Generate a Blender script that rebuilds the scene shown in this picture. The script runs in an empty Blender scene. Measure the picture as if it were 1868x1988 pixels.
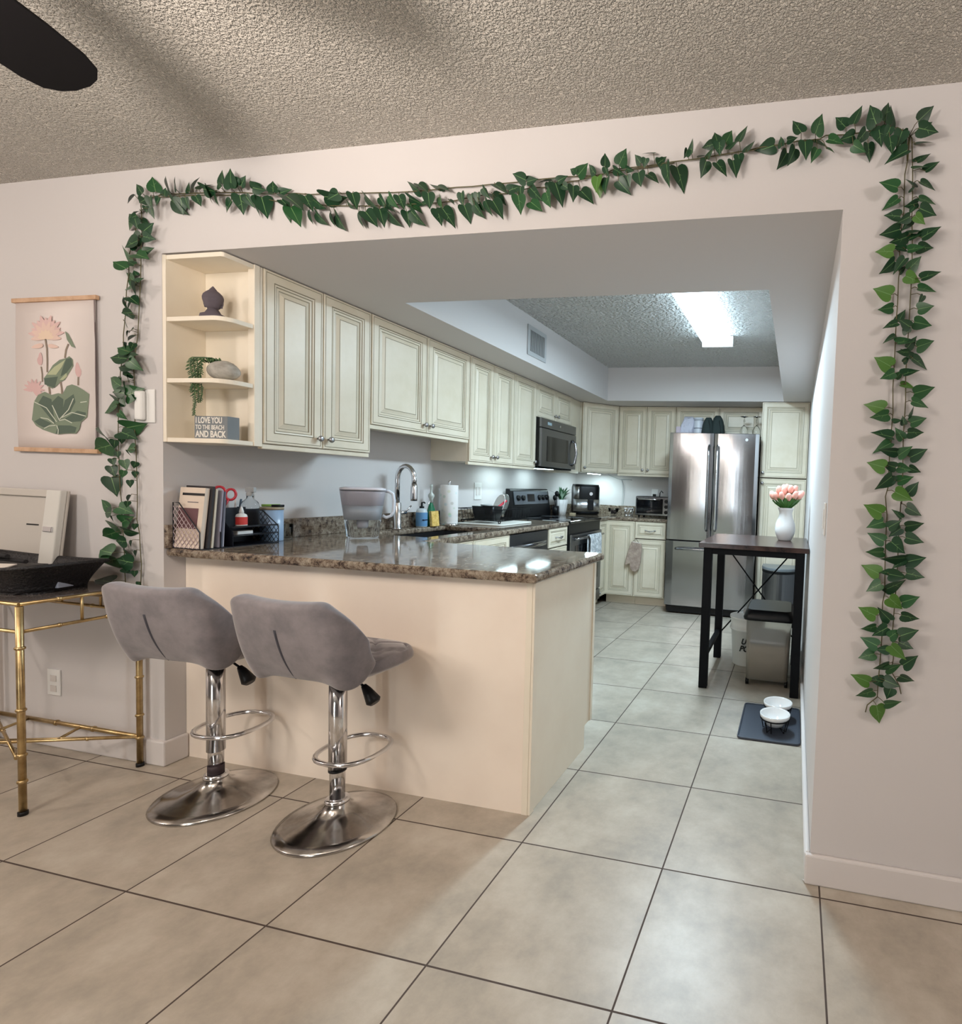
import bpy, bmesh, math, random
from mathutils import Vector, Matrix
random.seed(7)
C = bpy.context.scene.collection
PI = math.pi
R = math.radians

# ---------------------------------------------------------------- materials
def srgb(r, g, b):
    f = lambda c: (c/255/12.92) if c/255 <= .04045 else ((c/255+.055)/1.055)**2.4
    return (f(r), f(g), f(b), 1)

def mat(name, col, rough=.5, metal=0, **k):
    m = bpy.data.materials.new(name); m.use_nodes = True
    b = m.node_tree.nodes['Principled BSDF']
    b.inputs['Base Color'].default_value = col if len(col) == 4 else (*col, 1)
    b.inputs['Roughness'].default_value = rough
    b.inputs['Metallic'].default_value = metal
    for kk, v in k.items():
        b.inputs[kk].default_value = v
    return m

def nodes(m):
    return m.node_tree.nodes, m.node_tree.links, m.node_tree.nodes['Principled BSDF']

def noise_tint(m, c1, c2, scale, detail=4, rough=.6, lo=.35, hi=.65, vec='Object'):
    n, l, b = nodes(m)
    tc = n.new('ShaderNodeTexCoord'); no = n.new('ShaderNodeTexNoise'); cr = n.new('ShaderNodeValToRGB')
    no.inputs['Scale'].default_value = scale; no.inputs['Detail'].default_value = detail; no.inputs['Roughness'].default_value = rough
    cr.color_ramp.elements[0].position = lo; cr.color_ramp.elements[0].color = c1
    cr.color_ramp.elements[1].position = hi; cr.color_ramp.elements[1].color = c2
    l.new(tc.outputs[vec], no.inputs['Vector']); l.new(no.outputs['Fac'], cr.inputs['Fac']); l.new(cr.outputs['Color'], b.inputs['Base Color'])
    return m

def bump(m, scale, strength, dist=.002, detail=2, kind='noise'):
    n, l, b = nodes(m)
    tc = n.new('ShaderNodeTexCoord')
    if kind == 'noise':
        no = n.new('ShaderNodeTexNoise'); no.inputs['Detail'].default_value = detail; out = no.outputs['Fac']
    else:
        no = n.new('ShaderNodeTexVoronoi'); out = no.outputs['Distance']
    no.inputs['Scale'].default_value = scale
    bp = n.new('ShaderNodeBump'); bp.inputs['Strength'].default_value = strength; bp.inputs['Distance'].default_value = dist
    l.new(tc.outputs['Object'], no.inputs['Vector']); l.new(out, bp.inputs['Height']); l.new(bp.outputs['Normal'], b.inputs['Normal'])
    return m

M = {}
M['wall'] = bump(mat('wall_paint', srgb(205, 201, 200), .75), 260, .12, .001)
M['trimw'] = mat('trim_paint', srgb(212, 207, 205), .45)
M['cream'] = noise_tint(mat('cabinet_cream', srgb(232, 230, 212), .38), srgb(217, 207, 185), srgb(225, 216, 197), 6)
M['creamside'] = noise_tint(mat('cabinet_side_cream', srgb(230, 218, 198), .5), srgb(232, 222, 204), srgb(238, 230, 213), 3)
M['glaze'] = mat('cabinet_glaze', srgb(176, 168, 148), .6)
M['gap'] = mat('shadow_gap', srgb(70, 62, 52), .8)
M['panel'] = noise_tint(mat('bar_panel_paint', srgb(232, 215, 192), .55), srgb(240, 226, 211), srgb(245, 233, 219), 2.5)
M['chrome'] = mat('chrome', (.74, .74, .76, 1), .13, 1)
M['dullchrome'] = noise_tint(mat('worn_chrome', (.5, .48, .45, 1), .16, 1), (.30, .28, .26, 1), (.62, .60, .58, 1), 9, 5)
M['nickel'] = mat('brushed_nickel', (.45, .45, .47, 1), .28, 1)
M['black'] = mat('black_plastic', srgb(12, 13, 16), .4, **{'Specular IOR Level': .3})
M['blackgloss'] = mat('black_glass', srgb(12, 13, 16), .06)
M['blackmetal'] = mat('black_powder_coat', srgb(8, 10, 15), .65, **{'Specular IOR Level': .18})
M['white'] = mat('white_plastic', srgb(228, 228, 226), .35)
M['ceramic'] = mat('white_ceramic', srgb(232, 232, 232), .12)
M['paper'] = mat('paper', srgb(226, 218, 210), .85)
M['rubber'] = mat('grey_rubber', srgb(62, 68, 80), .55)
M['gold'] = noise_tint(mat('gold_metal', (.52, .38, .18, 1), .34, 1), (.36, .25, .12, 1), (.60, .45, .23, 1), 14)
M['granite_dark'] = mat('dark', srgb(40, 38, 38), .3)

def steel(name, c=(.36, .365, .38, 1), rough=.15, sx=60, sz=.6):
    m = mat(name, c, rough, 1)
    n, l, b = nodes(m)
    tc = n.new('ShaderNodeTexCoord'); mp = n.new('ShaderNodeMapping'); no = n.new('ShaderNodeTexNoise')
    mp.inputs['Scale'].default_value = (sx, sx, sz); no.inputs['Scale'].default_value = 8
    bp = n.new('ShaderNodeBump'); bp.inputs['Strength'].default_value = .06; bp.inputs['Distance'].default_value = .001
    l.new(tc.outputs['Object'], mp.inputs['Vector']); l.new(mp.outputs['Vector'], no.inputs['Vector'])
    no2 = n.new('ShaderNodeTexNoise'); no2.inputs['Scale'].default_value = 2.2; no2.inputs['Detail'].default_value = 1
    bp2 = n.new('ShaderNodeBump'); bp2.inputs['Strength'].default_value = .4; bp2.inputs['Distance'].default_value = .012
    mp2 = n.new('ShaderNodeMapping'); mp2.inputs['Scale'].default_value = (1.6, 1.6, .8)
    l.new(tc.outputs['Object'], mp2.inputs['Vector']); l.new(mp2.outputs['Vector'], no2.inputs['Vector'])
    l.new(no2.outputs['Fac'], bp2.inputs['Height']); l.new(no.outputs['Fac'], bp.inputs['Height'])
    l.new(bp2.outputs['Normal'], bp.inputs['Normal']); l.new(bp.outputs['Normal'], b.inputs['Normal'])
    return m
M['steel'] = steel('brushed_stainless')
M['darksteel'] = steel('dark_stainless', (.20, .205, .22, 1), .3)

def granite():
    m = mat('granite', srgb(110, 100, 92), .07)
    n, l, b = nodes(m)
    tc = n.new('ShaderNodeTexCoord')
    n1 = n.new('ShaderNodeTexNoise'); n1.inputs['Scale'].default_value = 38; n1.inputs['Detail'].default_value = 6; n1.inputs['Roughness'].default_value = .75
    cr = n.new('ShaderNodeValToRGB'); e = cr.color_ramp.elements
    e[0].position = .36; e[0].color = srgb(48, 43, 42); e[1].position = .70; e[1].color = srgb(190, 180, 162)
    for p, c in ((.43, srgb(100, 86, 76)), (.50, srgb(138, 124, 108)), (.58, srgb(158, 148, 134))):
        x = e.new(p); x.color = c
    v = n.new('ShaderNodeTexVoronoi'); v.inputs['Scale'].default_value = 130
    cr2 = n.new('ShaderNodeValToRGB'); cr2.color_ramp.elements[0].position = .12; cr2.color_ramp.elements[0].color = (.02, .02, .02, 1)
    cr2.color_ramp.elements[1].position = .3; cr2.color_ramp.elements[1].color = (1, 1, 1, 1)
    mx = n.new('ShaderNodeMix'); mx.data_type = 'RGBA'; mx.blend_type = 'MULTIPLY'; mx.inputs['Factor'].default_value = .6
    n3 = n.new('ShaderNodeTexNoise'); n3.inputs['Scale'].default_value = 3.0
    cr3 = n.new('ShaderNodeValToRGB'); cr3.color_ramp.elements[0].color = (.72, .70, .70, 1); cr3.color_ramp.elements[1].color = (1.0, .98, .95, 1)
    mx2 = n.new('ShaderNodeMix'); mx2.data_type = 'RGBA'; mx2.blend_type = 'MULTIPLY'; mx2.inputs['Factor'].default_value = 1
    for t in (n1, v, n3): l.new(tc.outputs['Object'], t.inputs['Vector'])
    l.new(n1.outputs['Fac'], cr.inputs['Fac']); l.new(v.outputs['Distance'], cr2.inputs['Fac'])
    l.new(cr.outputs['Color'], mx.inputs[6]); l.new(cr2.outputs['Color'], mx.inputs[7])
    l.new(n3.outputs['Fac'], cr3.inputs['Fac']); l.new(mx.outputs[2], mx2.inputs[6]); l.new(cr3.outputs['Color'], mx2.inputs[7])
    l.new(mx2.outputs[2], b.inputs['Base Color'])
    return m
M['granite'] = granite()

def tile():
    m = mat('floor_tile', srgb(180, 168, 152), .32)
    n, l, b = nodes(m)
    tc = n.new('ShaderNodeTexCoord'); sp = n.new('ShaderNodeSeparateXYZ'); l.new(tc.outputs['Object'], sp.inputs[0])
    def mth(op, a, bb=None):
        x = n.new('ShaderNodeMath'); x.operation = op
        for i, q in enumerate((a, bb)):
            if q is None: continue
            if isinstance(q, (int, float)): x.inputs[i].default_value = q
            else: l.new(q, x.inputs[i])
        return x.outputs[0]
    def lines(o, off):
        a = mth('DIVIDE', mth('SUBTRACT', o, off), .5)
        f = mth('ABSOLUTE', mth('SUBTRACT', a, mth('ROUND', a)))
        return mth('LESS_THAN', f, .0052), mth('FLOOR', a)
    gx, ix = lines(sp.outputs[0], 1.669); gy, iy = lines(sp.outputs[1], -.5646)
    g = mth('MAXIMUM', gx, gy)
    no = n.new('ShaderNodeTexNoise'); no.inputs['Scale'].default_value = 5; no.inputs['Detail'].default_value = 8; no.inputs['Roughness'].default_value = .68
    cv = n.new('ShaderNodeCombineXYZ'); l.new(mth('MULTIPLY', ix, 3.7), cv.inputs[0]); l.new(mth('MULTIPLY', iy, 5.3), cv.inputs[1])
    va = n.new('ShaderNodeVectorMath'); va.operation = 'ADD'; l.new(tc.outputs['Object'], va.inputs[0]); l.new(cv.outputs[0], va.inputs[1]); l.new(va.outputs[0], no.inputs['Vector'])
    cr = n.new('ShaderNodeValToRGB'); e = cr.color_ramp.elements
    e[0].position = .34; e[0].color = srgb(154, 146, 134); e[1].position = .68; e[1].color = srgb(186, 178, 165)
    x = e.new(.5); x.color = srgb(171, 161, 147)
    l.new(no.outputs['Fac'], cr.inputs['Fac'])
    mx = n.new('ShaderNodeMix'); mx.data_type = 'RGBA'; l.new(g, mx.inputs['Factor']); l.new(cr.outputs['Color'], mx.inputs[6]); mx.inputs[7].default_value = srgb(70, 58, 52)
    l.new(mx.outputs[2], b.inputs['Base Color'])
    rr = n.new('ShaderNodeMapRange'); l.new(no.outputs['Fac'], rr.inputs[0]); rr.inputs[3].default_value = .42; rr.inputs[4].default_value = .30
    l.new(mth('MAXIMUM', rr.outputs[0], mth('MULTIPLY', g, .8)), b.inputs['Roughness'])
    bp = n.new('ShaderNodeBump'); bp.inputs['Strength'].default_value = .5; bp.inputs['Distance'].default_value = .002
    l.new(mth('SUBTRACT', 1, g), bp.inputs['Height']); l.new(bp.outputs['Normal'], b.inputs['Normal'])
    return m
M['tile'] = tile()

def popcorn(nm='popcorn_ceiling', scl=150, dst=.016, col=srgb(228, 222, 212)):
    m = mat(nm, col, .95)
    n, l, b = nodes(m)
    tc = n.new('ShaderNodeTexCoord')
    a = n.new('ShaderNodeTexNoise'); a.inputs['Scale'].default_value = scl; a.inputs['Detail'].default_value = 2; a.inputs['Roughness'].default_value = .5
    cr = n.new('ShaderNodeValToRGB'); cr.color_ramp.elements[0].position = .36; cr.color_ramp.elements[1].position = .66
    bp = n.new('ShaderNodeBump'); bp.inputs['Strength'].default_value = 1; bp.inputs['Distance'].default_value = dst
    l.new(tc.outputs['Object'], a.inputs['Vector']); l.new(a.outputs['Fac'], cr.inputs['Fac']); l.new(cr.outputs['Color'], bp.inputs['Height'])
    l.new(bp.outputs['Normal'], b.inputs['Normal'])
    return m
M['popcorn'] = popcorn()
M['knockdown'] = popcorn('knockdown_ceiling', 46, .03, srgb(222, 222, 220))

def velvet():
    m = mat('grey_velvet', srgb(126, 120, 124), .8)
    noise_tint(m, srgb(108, 104, 108), srgb(140, 133, 136), 7, 6, .65, .36, .66)
    n, l, b = nodes(m)
    b.inputs['Sheen Weight'].default_value = .6; b.inputs['Sheen Roughness'].default_value = .35
    return m
M['velvet'] = velvet()
M['wood'] = noise_tint(mat('dark_wood', srgb(56, 38, 34), .22), srgb(38, 26, 24), srgb(70, 48, 42), 12)
M['bladewood'] = mat('fan_blade_wood', srgb(17, 15, 17), .7, **{'Specular IOR Level': .2})
M['oak'] = noise_tint(mat('pale_oak', srgb(196, 158, 124), .55), srgb(184, 146, 112), srgb(206, 170, 138), 20)
def glass(name, col=(1, 1, 1, 1), rough=.02, ior=1.45, alpha=1):
    m = mat(name, col, rough); b = m.node_tree.nodes['Principled BSDF']
    b.inputs['Transmission Weight'].default_value = 1; b.inputs['IOR'].default_value = ior
    return m
M['glass'] = glass('clear_glass', (.95, .97, .97, 1), .02, 1.2)
M['frost'] = glass('translucent_plastic', srgb(226, 226, 220), .4, 1.12)
M['frost'].node_tree.nodes['Principled BSDF'].inputs['Transmission Weight'].default_value = .8
def emis(name, col, s):
    m = mat(name, col, .5); b = m.node_tree.nodes['Principled BSDF']
    b.inputs['Emission Color'].default_value = (*col[:3], 1); b.inputs['Emission Strength'].default_value = s
    return m
def flat(name, r, g, b, rough=.6):
    if name not in M: M[name] = mat(name, srgb(r, g, b), rough)
    return M[name]

# ---------------------------------------------------------------- mesh builder
class MB:
    def __init__(s): s.bm = bmesh.new(); s.mi = 0
    def face(s, vs, smooth=False):
        try:
            f = s.bm.faces.new(vs); f.material_index = s.mi; f.smooth = smooth; return f
        except ValueError: return None
    def box(s, x0, x1, y0, y1, z0, z1, mtx=None):
        c = [Vector(p) for p in ((x0,y0,z0),(x1,y0,z0),(x1,y1,z0),(x0,y1,z0),(x0,y0,z1),(x1,y0,z1),(x1,y1,z1),(x0,y1,z1))]
        if mtx: c = [mtx @ p for p in c]
        v = [s.bm.verts.new(p) for p in c]
        for q in ((0,3,2,1),(4,5,6,7),(0,1,5,4),(1,2,6,5),(2,3,7,6),(3,0,4,7)): s.face([v[i] for i in q])
        return s
    def prism(s, pts, z0, z1, axis='z', mtx=None, smooth=False):
        def P(p, h):
            q = Vector((p[0], p[1], h)) if axis == 'z' else (Vector((p[0], h, p[1])) if axis == 'y' else Vector((h, p[0], p[1])))
            return mtx @ q if mtx else q
        a = [s.bm.verts.new(P(p, z0)) for p in pts]; b = [s.bm.verts.new(P(p, z1)) for p in pts]
        n = len(pts); s.face(a[::-1]); s.face(b)
        for i in range(n): s.face([a[i], a[(i+1) % n], b[(i+1) % n], b[i]], smooth)
        return s
    def lathe(s, prof, seg=24, c=(0,0,0), mtx=None, cap=True, sx=1, sy=1):
        rings = []
        for r, z in prof:
            ring = []
            for i in range(seg):
                a = 2*PI*i/seg; p = Vector((c[0]+r*sx*math.cos(a), c[1]+r*sy*math.sin(a), c[2]+z))
                ring.append(s.bm.verts.new(mtx @ p if mtx else p))
            rings.append(ring)
        for a, b in zip(rings[:-1], rings[1:]):
            for i in range(seg): s.face([a[i], a[(i+1) % seg], b[(i+1) % seg], b[i]], True)
        if cap: s.face(rings[0][::-1]); s.face(rings[-1])
        return s
    def tube(s, pts, r, seg=8, closed=False, cap=True, rs=None):
        pts = [Vector(p) for p in pts]; n = len(pts); rings = []; up = None
        for i, p in enumerate(pts):
            t = (pts[(i+1) % n] - pts[i-1]) if closed else (pts[min(i+1, n-1)] - pts[max(i-1, 0)])
            if t.length < 1e-9: t = Vector((0,0,1))
            t.normalize()
            if up is None:
                up = t.cross(Vector((0,0,1)));
                if up.length < .1: up = t.cross(Vector((1,0,0)))
            up = (up - t*up.dot(t))
            if up.length < 1e-6: up = t.orthogonal()
            up.normalize(); w = t.cross(up); rr = rs[i] if rs else r
            rings.append([s.bm.verts.new(p + (up*math.cos(2*PI*k/seg) + w*math.sin(2*PI*k/seg))*rr) for k in range(seg)])
        for i in range(n if closed else n-1):
            a, b = rings[i], rings[(i+1) % n]
            for k in range(seg): s.face([a[k], a[(k+1) % seg], b[(k+1) % seg], b[k]], True)
        if cap and not closed: s.face(rings[0][::-1]); s.face(rings[-1])
        return s
    def grid(s, f, nu, nv, closeu=False, smooth=True, flip=False):
        g = [[s.bm.verts.new(f(u/(nu if closeu else nu-1), v/(nv-1))) for v in range(nv)] for u in range(nu)]
        for u in range(nu if closeu else nu-1):
            for v in range(nv-1):
                q = [g[u][v], g[(u+1) % nu][v], g[(u+1) % nu][v+1], g[u][v+1]]
                s.face(q[::-1] if flip else q, smooth)
        return g
    def slab(s, xs, ys, filled, z0, z1):
        V = {}
        def vv(i, j, z):
            k = (i, j, z)
            if k not in V: V[k] = s.bm.verts.new((xs[i], ys[j], z))
            return V[k]
        F = lambda i, j: 0 <= i < len(xs)-1 and 0 <= j < len(ys)-1 and filled(i, j)
        for i in range(len(xs)-1):
            for j in range(len(ys)-1):
                if not F(i, j): continue
                s.face([vv(i,j,z1), vv(i+1,j,z1), vv(i+1,j+1,z1), vv(i,j+1,z1)])
                s.face([vv(i,j,z0), vv(i,j+1,z0), vv(i+1,j+1,z0), vv(i+1,j,z0)])
                if not F(i-1, j): s.face([vv(i,j,z0), vv(i,j,z1), vv(i,j+1,z1), vv(i,j+1,z0)])
                if not F(i+1, j): s.face([vv(i+1,j,z0), vv(i+1,j+1,z0), vv(i+1,j+1,z1), vv(i+1,j,z1)])
                if not F(i, j-1): s.face([vv(i,j,z0), vv(i+1,j,z0), vv(i+1,j,z1), vv(i,j,z1)])
                if not F(i, j+1): s.face([vv(i,j+1,z0), vv(i,j+1,z1), vv(i+1,j+1,z1), vv(i+1,j+1,z0)])
        return s
    def ball(s, c, rx, ry=None, rz=None, seg=14, mtx=None):
        ry = ry or rx; rz = rz or rx; n = max(6, seg//2)
        prof = [(max(1e-4, math.sin(PI*i/n)), -math.cos(PI*i/n)) for i in range(n+1)]
        rings = []
        for r, z in prof:
            ring = []
            for i in range(seg):
                a = 2*PI*i/seg; p = Vector((c[0]+rx*r*math.cos(a), c[1]+ry*r*math.sin(a), c[2]+rz*z))
                ring.append(s.bm.verts.new(mtx @ p if mtx else p))
            rings.append(ring)
        for a, b in zip(rings[:-1], rings[1:]):
            for i in range(seg): s.face([a[i], a[(i+1) % seg], b[(i+1) % seg], b[i]], True)
        s.face(rings[0][::-1]); s.face(rings[-1]); return s
    def build(s, name, mats, parent=None, bevel=0, loc=None, label=None, seg=2, weld=True):
        if weld: bmesh.ops.remove_doubles(s.bm, verts=s.bm.verts, dist=1e-6)
        bmesh.ops.recalc_face_normals(s.bm, faces=s.bm.faces)
        me = bpy.data.meshes.new(name); s.bm.to_mesh(me); s.bm.free()
        for mm in (mats if isinstance(mats, (list, tuple)) else [mats]): me.materials.append(mm)
        o = bpy.data.objects.new(name, me); C.objects.link(o)
        if parent: o.parent = parent
        if loc: o.location = loc
        if bevel:
            bv = o.modifiers.new('bevel', 'BEVEL'); bv.width = bevel; bv.segments = seg; bv.limit_method = 'ANGLE'; bv.angle_limit = R(40)
        if label: o['label'] = label
        return o

def B(x0, x1, y0, y1, z0, z1): return MB().box(x0, x1, y0, y1, z0, z1)
def thing(name, label, cat, loc=(0,0,0), rz=0, group=None):
    o = bpy.data.objects.new(name, None); C.objects.link(o); o.location = loc; o.rotation_euler = (0, 0, rz)
    o.empty_display_size = .05; o['label'] = label; o['category'] = cat
    if group: o['group'] = group
    return o
def tag(o, label, cat, group=None):
    o['label'] = label; o['category'] = cat
    if group: o['group'] = group
    return o
def struct(name, mb, m, bevel=0, label=None):
    o = mb.build(name, m, bevel=bevel); o['kind'] = 'structure'
    if label: o['label'] = label
    return o
def copy_tree(o, parent=None):
    c = o.copy(); C.objects.link(c); c.parent = parent
    for ch in [q for q in bpy.data.objects if q.parent == o]: copy_tree(ch, c)
    return c
def subsurf(o, lv=2):
    m = o.modifiers.new('sub', 'SUBSURF'); m.levels = lv; m.render_levels = lv
    for p in o.data.polygons: p.use_smooth = True
    return o
def text_obj(name, body, size, m, parent=None, loc=(0,0,0), rot=(PI/2,0,0), sx=1, extr=.0006, bold=0, align='LEFT', shear=0):
    cu = bpy.data.curves.new(name, 'FONT'); cu.body = body; cu.size = size; cu.extrude = extr; cu.offset = bold; cu.align_x = align; cu.shear = shear
    tmp = bpy.data.objects.new(name + '_t', cu); C.objects.link(tmp)
    dg = bpy.context.evaluated_depsgraph_get(); me = bpy.data.meshes.new_from_object(tmp.evaluated_get(dg))
    bpy.data.objects.remove(tmp); o = bpy.data.objects.new(name, me); C.objects.link(o)
    me.materials.clear(); me.materials.append(m); o.location = loc; o.rotation_euler = rot; o.scale = (sx, 1, 1)
    if parent: o.parent = parent
    return o

# ---------------------------------------------------------------- room
XR, YB, HO, HC = 2.637, 4.27, 2.106, 2.444
fl = struct('floor', B(-3.2, 5.2, -4.6, 4.4, -.08, 0), M['tile'])
M['rearwall'] = mat('rear_wall_paint', srgb(116, 113, 112), .8)
struct('ceiling', B(-3.2, 5.2, -4.6, 4.4, HC, HC+.1), M['popcorn'])
w = MB()
w.slab([-3, 0], [0, .12], lambda i, j: True, 0, HC)
w.slab([XR, 5], [0, .12], lambda i, j: True, 0, HC)
w.slab([0, XR], [0, .12], lambda i, j: True, HO, HC)
struct('wall_front', w, M['wall'], label='white wall with the wide opening to the kitchen')
struct('wall_left', B(-.12, 0, .12, YB+.12, 0, HC), M['wall'], label='kitchen wall behind the sink and range')
struct('wall_back', B(0, XR, YB, YB+.12, 0, HC), M['wall'], label='far kitchen wall behind the refrigerator')
struct('wall_right', B(XR, XR+.12, .12, YB+.12, 0, HC), M['wall'], label='kitchen wall beside the dark table')
struct('wall_rear', MB().slab([-3.1, 5.1], [-4.5, -4.4], lambda i, j: True, 0, HC), M['rearwall'])
struct('wall_west', B(-3.1, -3.0, -4.4, .12, 0, HC), M['wall'])
struct('wall_east', B(5.0, 5.1, -4.4, .12, 0, HC), M['wall'])
# dropped soffit round the tray ceiling
xs = [0, .604, 2.385, XR]; ys = [.12, .643, 3.60, YB]
struct('trim_1', MB().slab(xs, ys, lambda i, j: not (i == 1 and j == 1), HO, HC), M['wall'], label='dropped soffit framing the lit tray ceiling')
struct('ceiling', B(.604, 2.385, .643, 3.60, 2.441, 2.4438), M['knockdown'], label='textured tray ceiling of the kitchen')
# baseboards
struct('baseboard_right', MB().box(XR-.015, 5.0, -.017, 0, 0, .098).box(XR-.015, XR, 0, 3.6, 0, .098), M['trimw'], bevel=.006)
struct('baseboard_left', MB().box(-3.0, .017, -.017, 0, 0, .105).box(0, .017, 0, .08, 0, .105), M['trimw'], bevel=.006)
# windows of the living room, behind the camera
for i, (x0, x1) in enumerate(((.40, .50), (.98, 1.18))):
    f = MB()
    for a in ((x0-.05, x0, .03, 2.25), (x1, x1+.05, .03, 2.25), (x0, x1, .0, .05), (x0, x1, 2.2, 2.25)): f.box(a[0], a[1], -4.4, -4.36, a[2], a[3])
    o = f.build('window_%d' % (i+1), M['trimw']); o['kind'] = 'structure'
    p = B(x0, x1, -4.395, -4.385, .05, 2.2).build('pane', emis('daylight_pane%d' % i, (1, .93, .82) if i == 0 else (.85, .95, 1), 9), o)

# ---------------------------------------------------------------- cabinets
KNOB = [(.0045, 0), (.0045, .010), (.007, .012), (.0135, .017), (.0145, .022), (.012, .027), (.004, .029)]
RX = Matrix.Rotation(PI/2, 4, 'X')      # z axis -> -y
def add_knob(parent, x, z, y=-.020):
    return MB().lathe(KNOB, 16, (0,0,0), RX).build('knob', M['nickel'], parent, loc=(x, y, z))
def add_pull(parent, x, z, y=-.02, L=.05):
    m = MB().tube([(-L,0,0), (-L,-.018,.002), (-L*.6,-.024,-.004), (0,-.026,-.008), (L*.6,-.024,-.004), (L,-.018,.002), (L,0,0)], .0045, 8)
    for sx in (-L, L): m.lathe([(.009,0),(.009,.003),(.005,.008)], 10, (sx,0,0), RX)
    m.ball((0,-.026,-.008), .009, .006, .007, 10)
    return m.build('handle', M['nickel'], parent, loc=(x, y, z))
PROF = [(0,0,0),(.003,.002,0),(.009,.002,0),(.0105,-.001,1),(.0125,.002,1),(.046,.002,0),(.048,-.003,1),(.0505,.001,1),(.057,0,0),(.0585,-.005,1),
        (.061,-.003,1),(.070,-.0025,0),(.0715,-.007,1),(.0745,-.006,1),(.078,-.0055,0),(.094,.0005,0),(.0955,-.002,1),(.0975,.001,1)]
def door_mesh(w, h, th=.02, s=None, m=None):
    m = m or MB(); s = s or min(1, w/.30, h/.30)
    loops = [[m.bm.verts.new(p) for p in ((0,0,0),(w,0,0),(w,0,h),(0,0,h))]]
    gl = [0]
    for ins, d, g in PROF:
        i = ins*s; y = -th+.002-d
        loops.append([m.bm.verts.new(p) for p in ((i,y,i),(w-i,y,i),(w-i,y,h-i),(i,y,h-i))]); gl.append(g)
    m.face(loops[0][::-1])
    for k in range(len(loops)-1):
        m.mi = 1 if gl[k+1] else 0
        for q in range(4): m.face([loops[k][q], loops[k][(q+1)%4], loops[k+1][(q+1)%4], loops[k+1][q]])
    m.mi = 0; m.face(loops[-1]); return m
def add_door(parent, x0, x1, z0, z1, knob=None, name='door', pull=False, kz=None):
    g = .0022
    d = door_mesh(x1-x0-2*g, z1-z0-2*g).build(name, [M['cream'], M['glaze']], parent, loc=(x0+g, -.0005, z0+g))
    w_, h_ = x1-x0-2*g, z1-z0-2*g
    if pull: add_pull(d, w_/2, h_/2)
    elif knob:
        add_knob(d, .028 if knob[0] == 'l' else w_-.028, .045 if knob[1] == 'b' else h_-.045)
    return d
def cabinet(name, label, loc, rz, w, d, h, doors, drawers=(), body='cream', group=None, lightrail=False, bh=None):
    t = thing(name, label, 'cabinet', loc, rz, group)
    m = B(0, w, .0005, d, 0, bh or h)
    if bh: m.box(0, w, .0005, .03, bh, h)
    m.mi = 1; m.box(.004, w-.004, -.0003, .0006, .004, h-.004)
    m.build('body', [M['creamside'] if body == 'side' else M['cream'], M['gap']], t)
    for a in doors: add_door(t, *a)
    if loc[2] == .10: B(0, w, .07, d, -.099, -.0005).build('toe_kick', M['creamside'], t)
    for a in drawers: add_door(t, *a, name='drawer', pull=True)
    if lightrail: B(0, w, -.012, .012, -.022, 0).build('light_rail', M['cream'], t, bevel=.003)
    return t
L90 = PI/2
G = 'wall cabinets of the kitchen'
# left run of wall cabinets (fronts face +x)
cabinet('wall_cabinet', 'tall two-door cream wall cabinet next to the open corner shelves', (.284, .168, 1.365), L90, .597, .28, .738, [(0,.298,0,.738,'rb'), (.298,.597,0,.738,'lb')], lightrail=True)
cabinet('wall_cabinet', 'short two-door cream wall cabinet above the sink faucet', (.284, .768, 1.520), L90, .895, .28, .583, [(0,.4475,0,.583,'rb'), (.4475,.895,0,.583,'lb')], lightrail=True)
cabinet('wall_cabinet', 'tall cream wall cabinet with two narrow doors over the dish rack', (.284, 1.666, 1.372), L90, .604, .284, .731, [(0,.302,0,.731,'rb'), (.302,.604,0,.731,'lb')], body='side', lightrail=True)
cabinet('wall_cabinet', 'single-door narrow cream wall cabinet left of the microwave', (.284, 2.272, 1.372), L90, .376, .284, .731, [(0,.376,0,.731,'rb')], lightrail=True)
cabinet('wall_cabinet', 'small cream two-door cabinet directly above the microwave', (.284, 2.650, 1.815), L90, .762, .284, .288, [(0,.381,0,.288,'rb'), (.381,.762,0,.288,'lb')])
tag(B(.0, .284, 3.414, 3.660, 1.350, 2.103).build('filler_panel', M['cream'], bevel=.002), 'plain cream filler panel between the microwave and the diagonal corner cabinet', 'panel')
t = thing('corner_wall_cabinet', 'cream diagonal corner wall cabinet with one door above the air fryer', 'cabinet', (.304, 3.664, 1.372), PI/4)
Q = Matrix.Rotation(-PI/4, 4, 'Z') @ Matrix.Translation((-.304, -3.664, -1.372))
m = MB().prism([(.002,3.664),(.292,3.676),(.598,3.962),(.608,4.268),(.002,4.268)], 1.372, 2.103, mtx=Q); m.build('body', M['cream'], t)
add_door(t, .004, .424, 0, .731, 'lb')
cabinet('wall_cabinet', 'cream two-door wall cabinet on the back wall above the toaster oven', (.612, 3.985, 1.372), 0, .636, .283, .731, [(0,.318,0,.731,'rb'), (.318,.636,0,.731,'lb')], lightrail=True)
cabinet('wall_cabinet', 'shallow cream two-door cabinet above the refrigerator', (1.252, 3.985, 1.800), 0, .924, .283, .303, [(0,.462,0,.303), (.462,.924,0,.303)])
cabinet('pantry_cabinet', 'tall cream pantry cabinet right of the refrigerator, reaching the soffit', (2.184, 3.63, .10), 0, .450, .62, 2.003, [(0,.45,.0,1.268,'lt'), (0,.45,1.275,2.003,'lb')])

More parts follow.
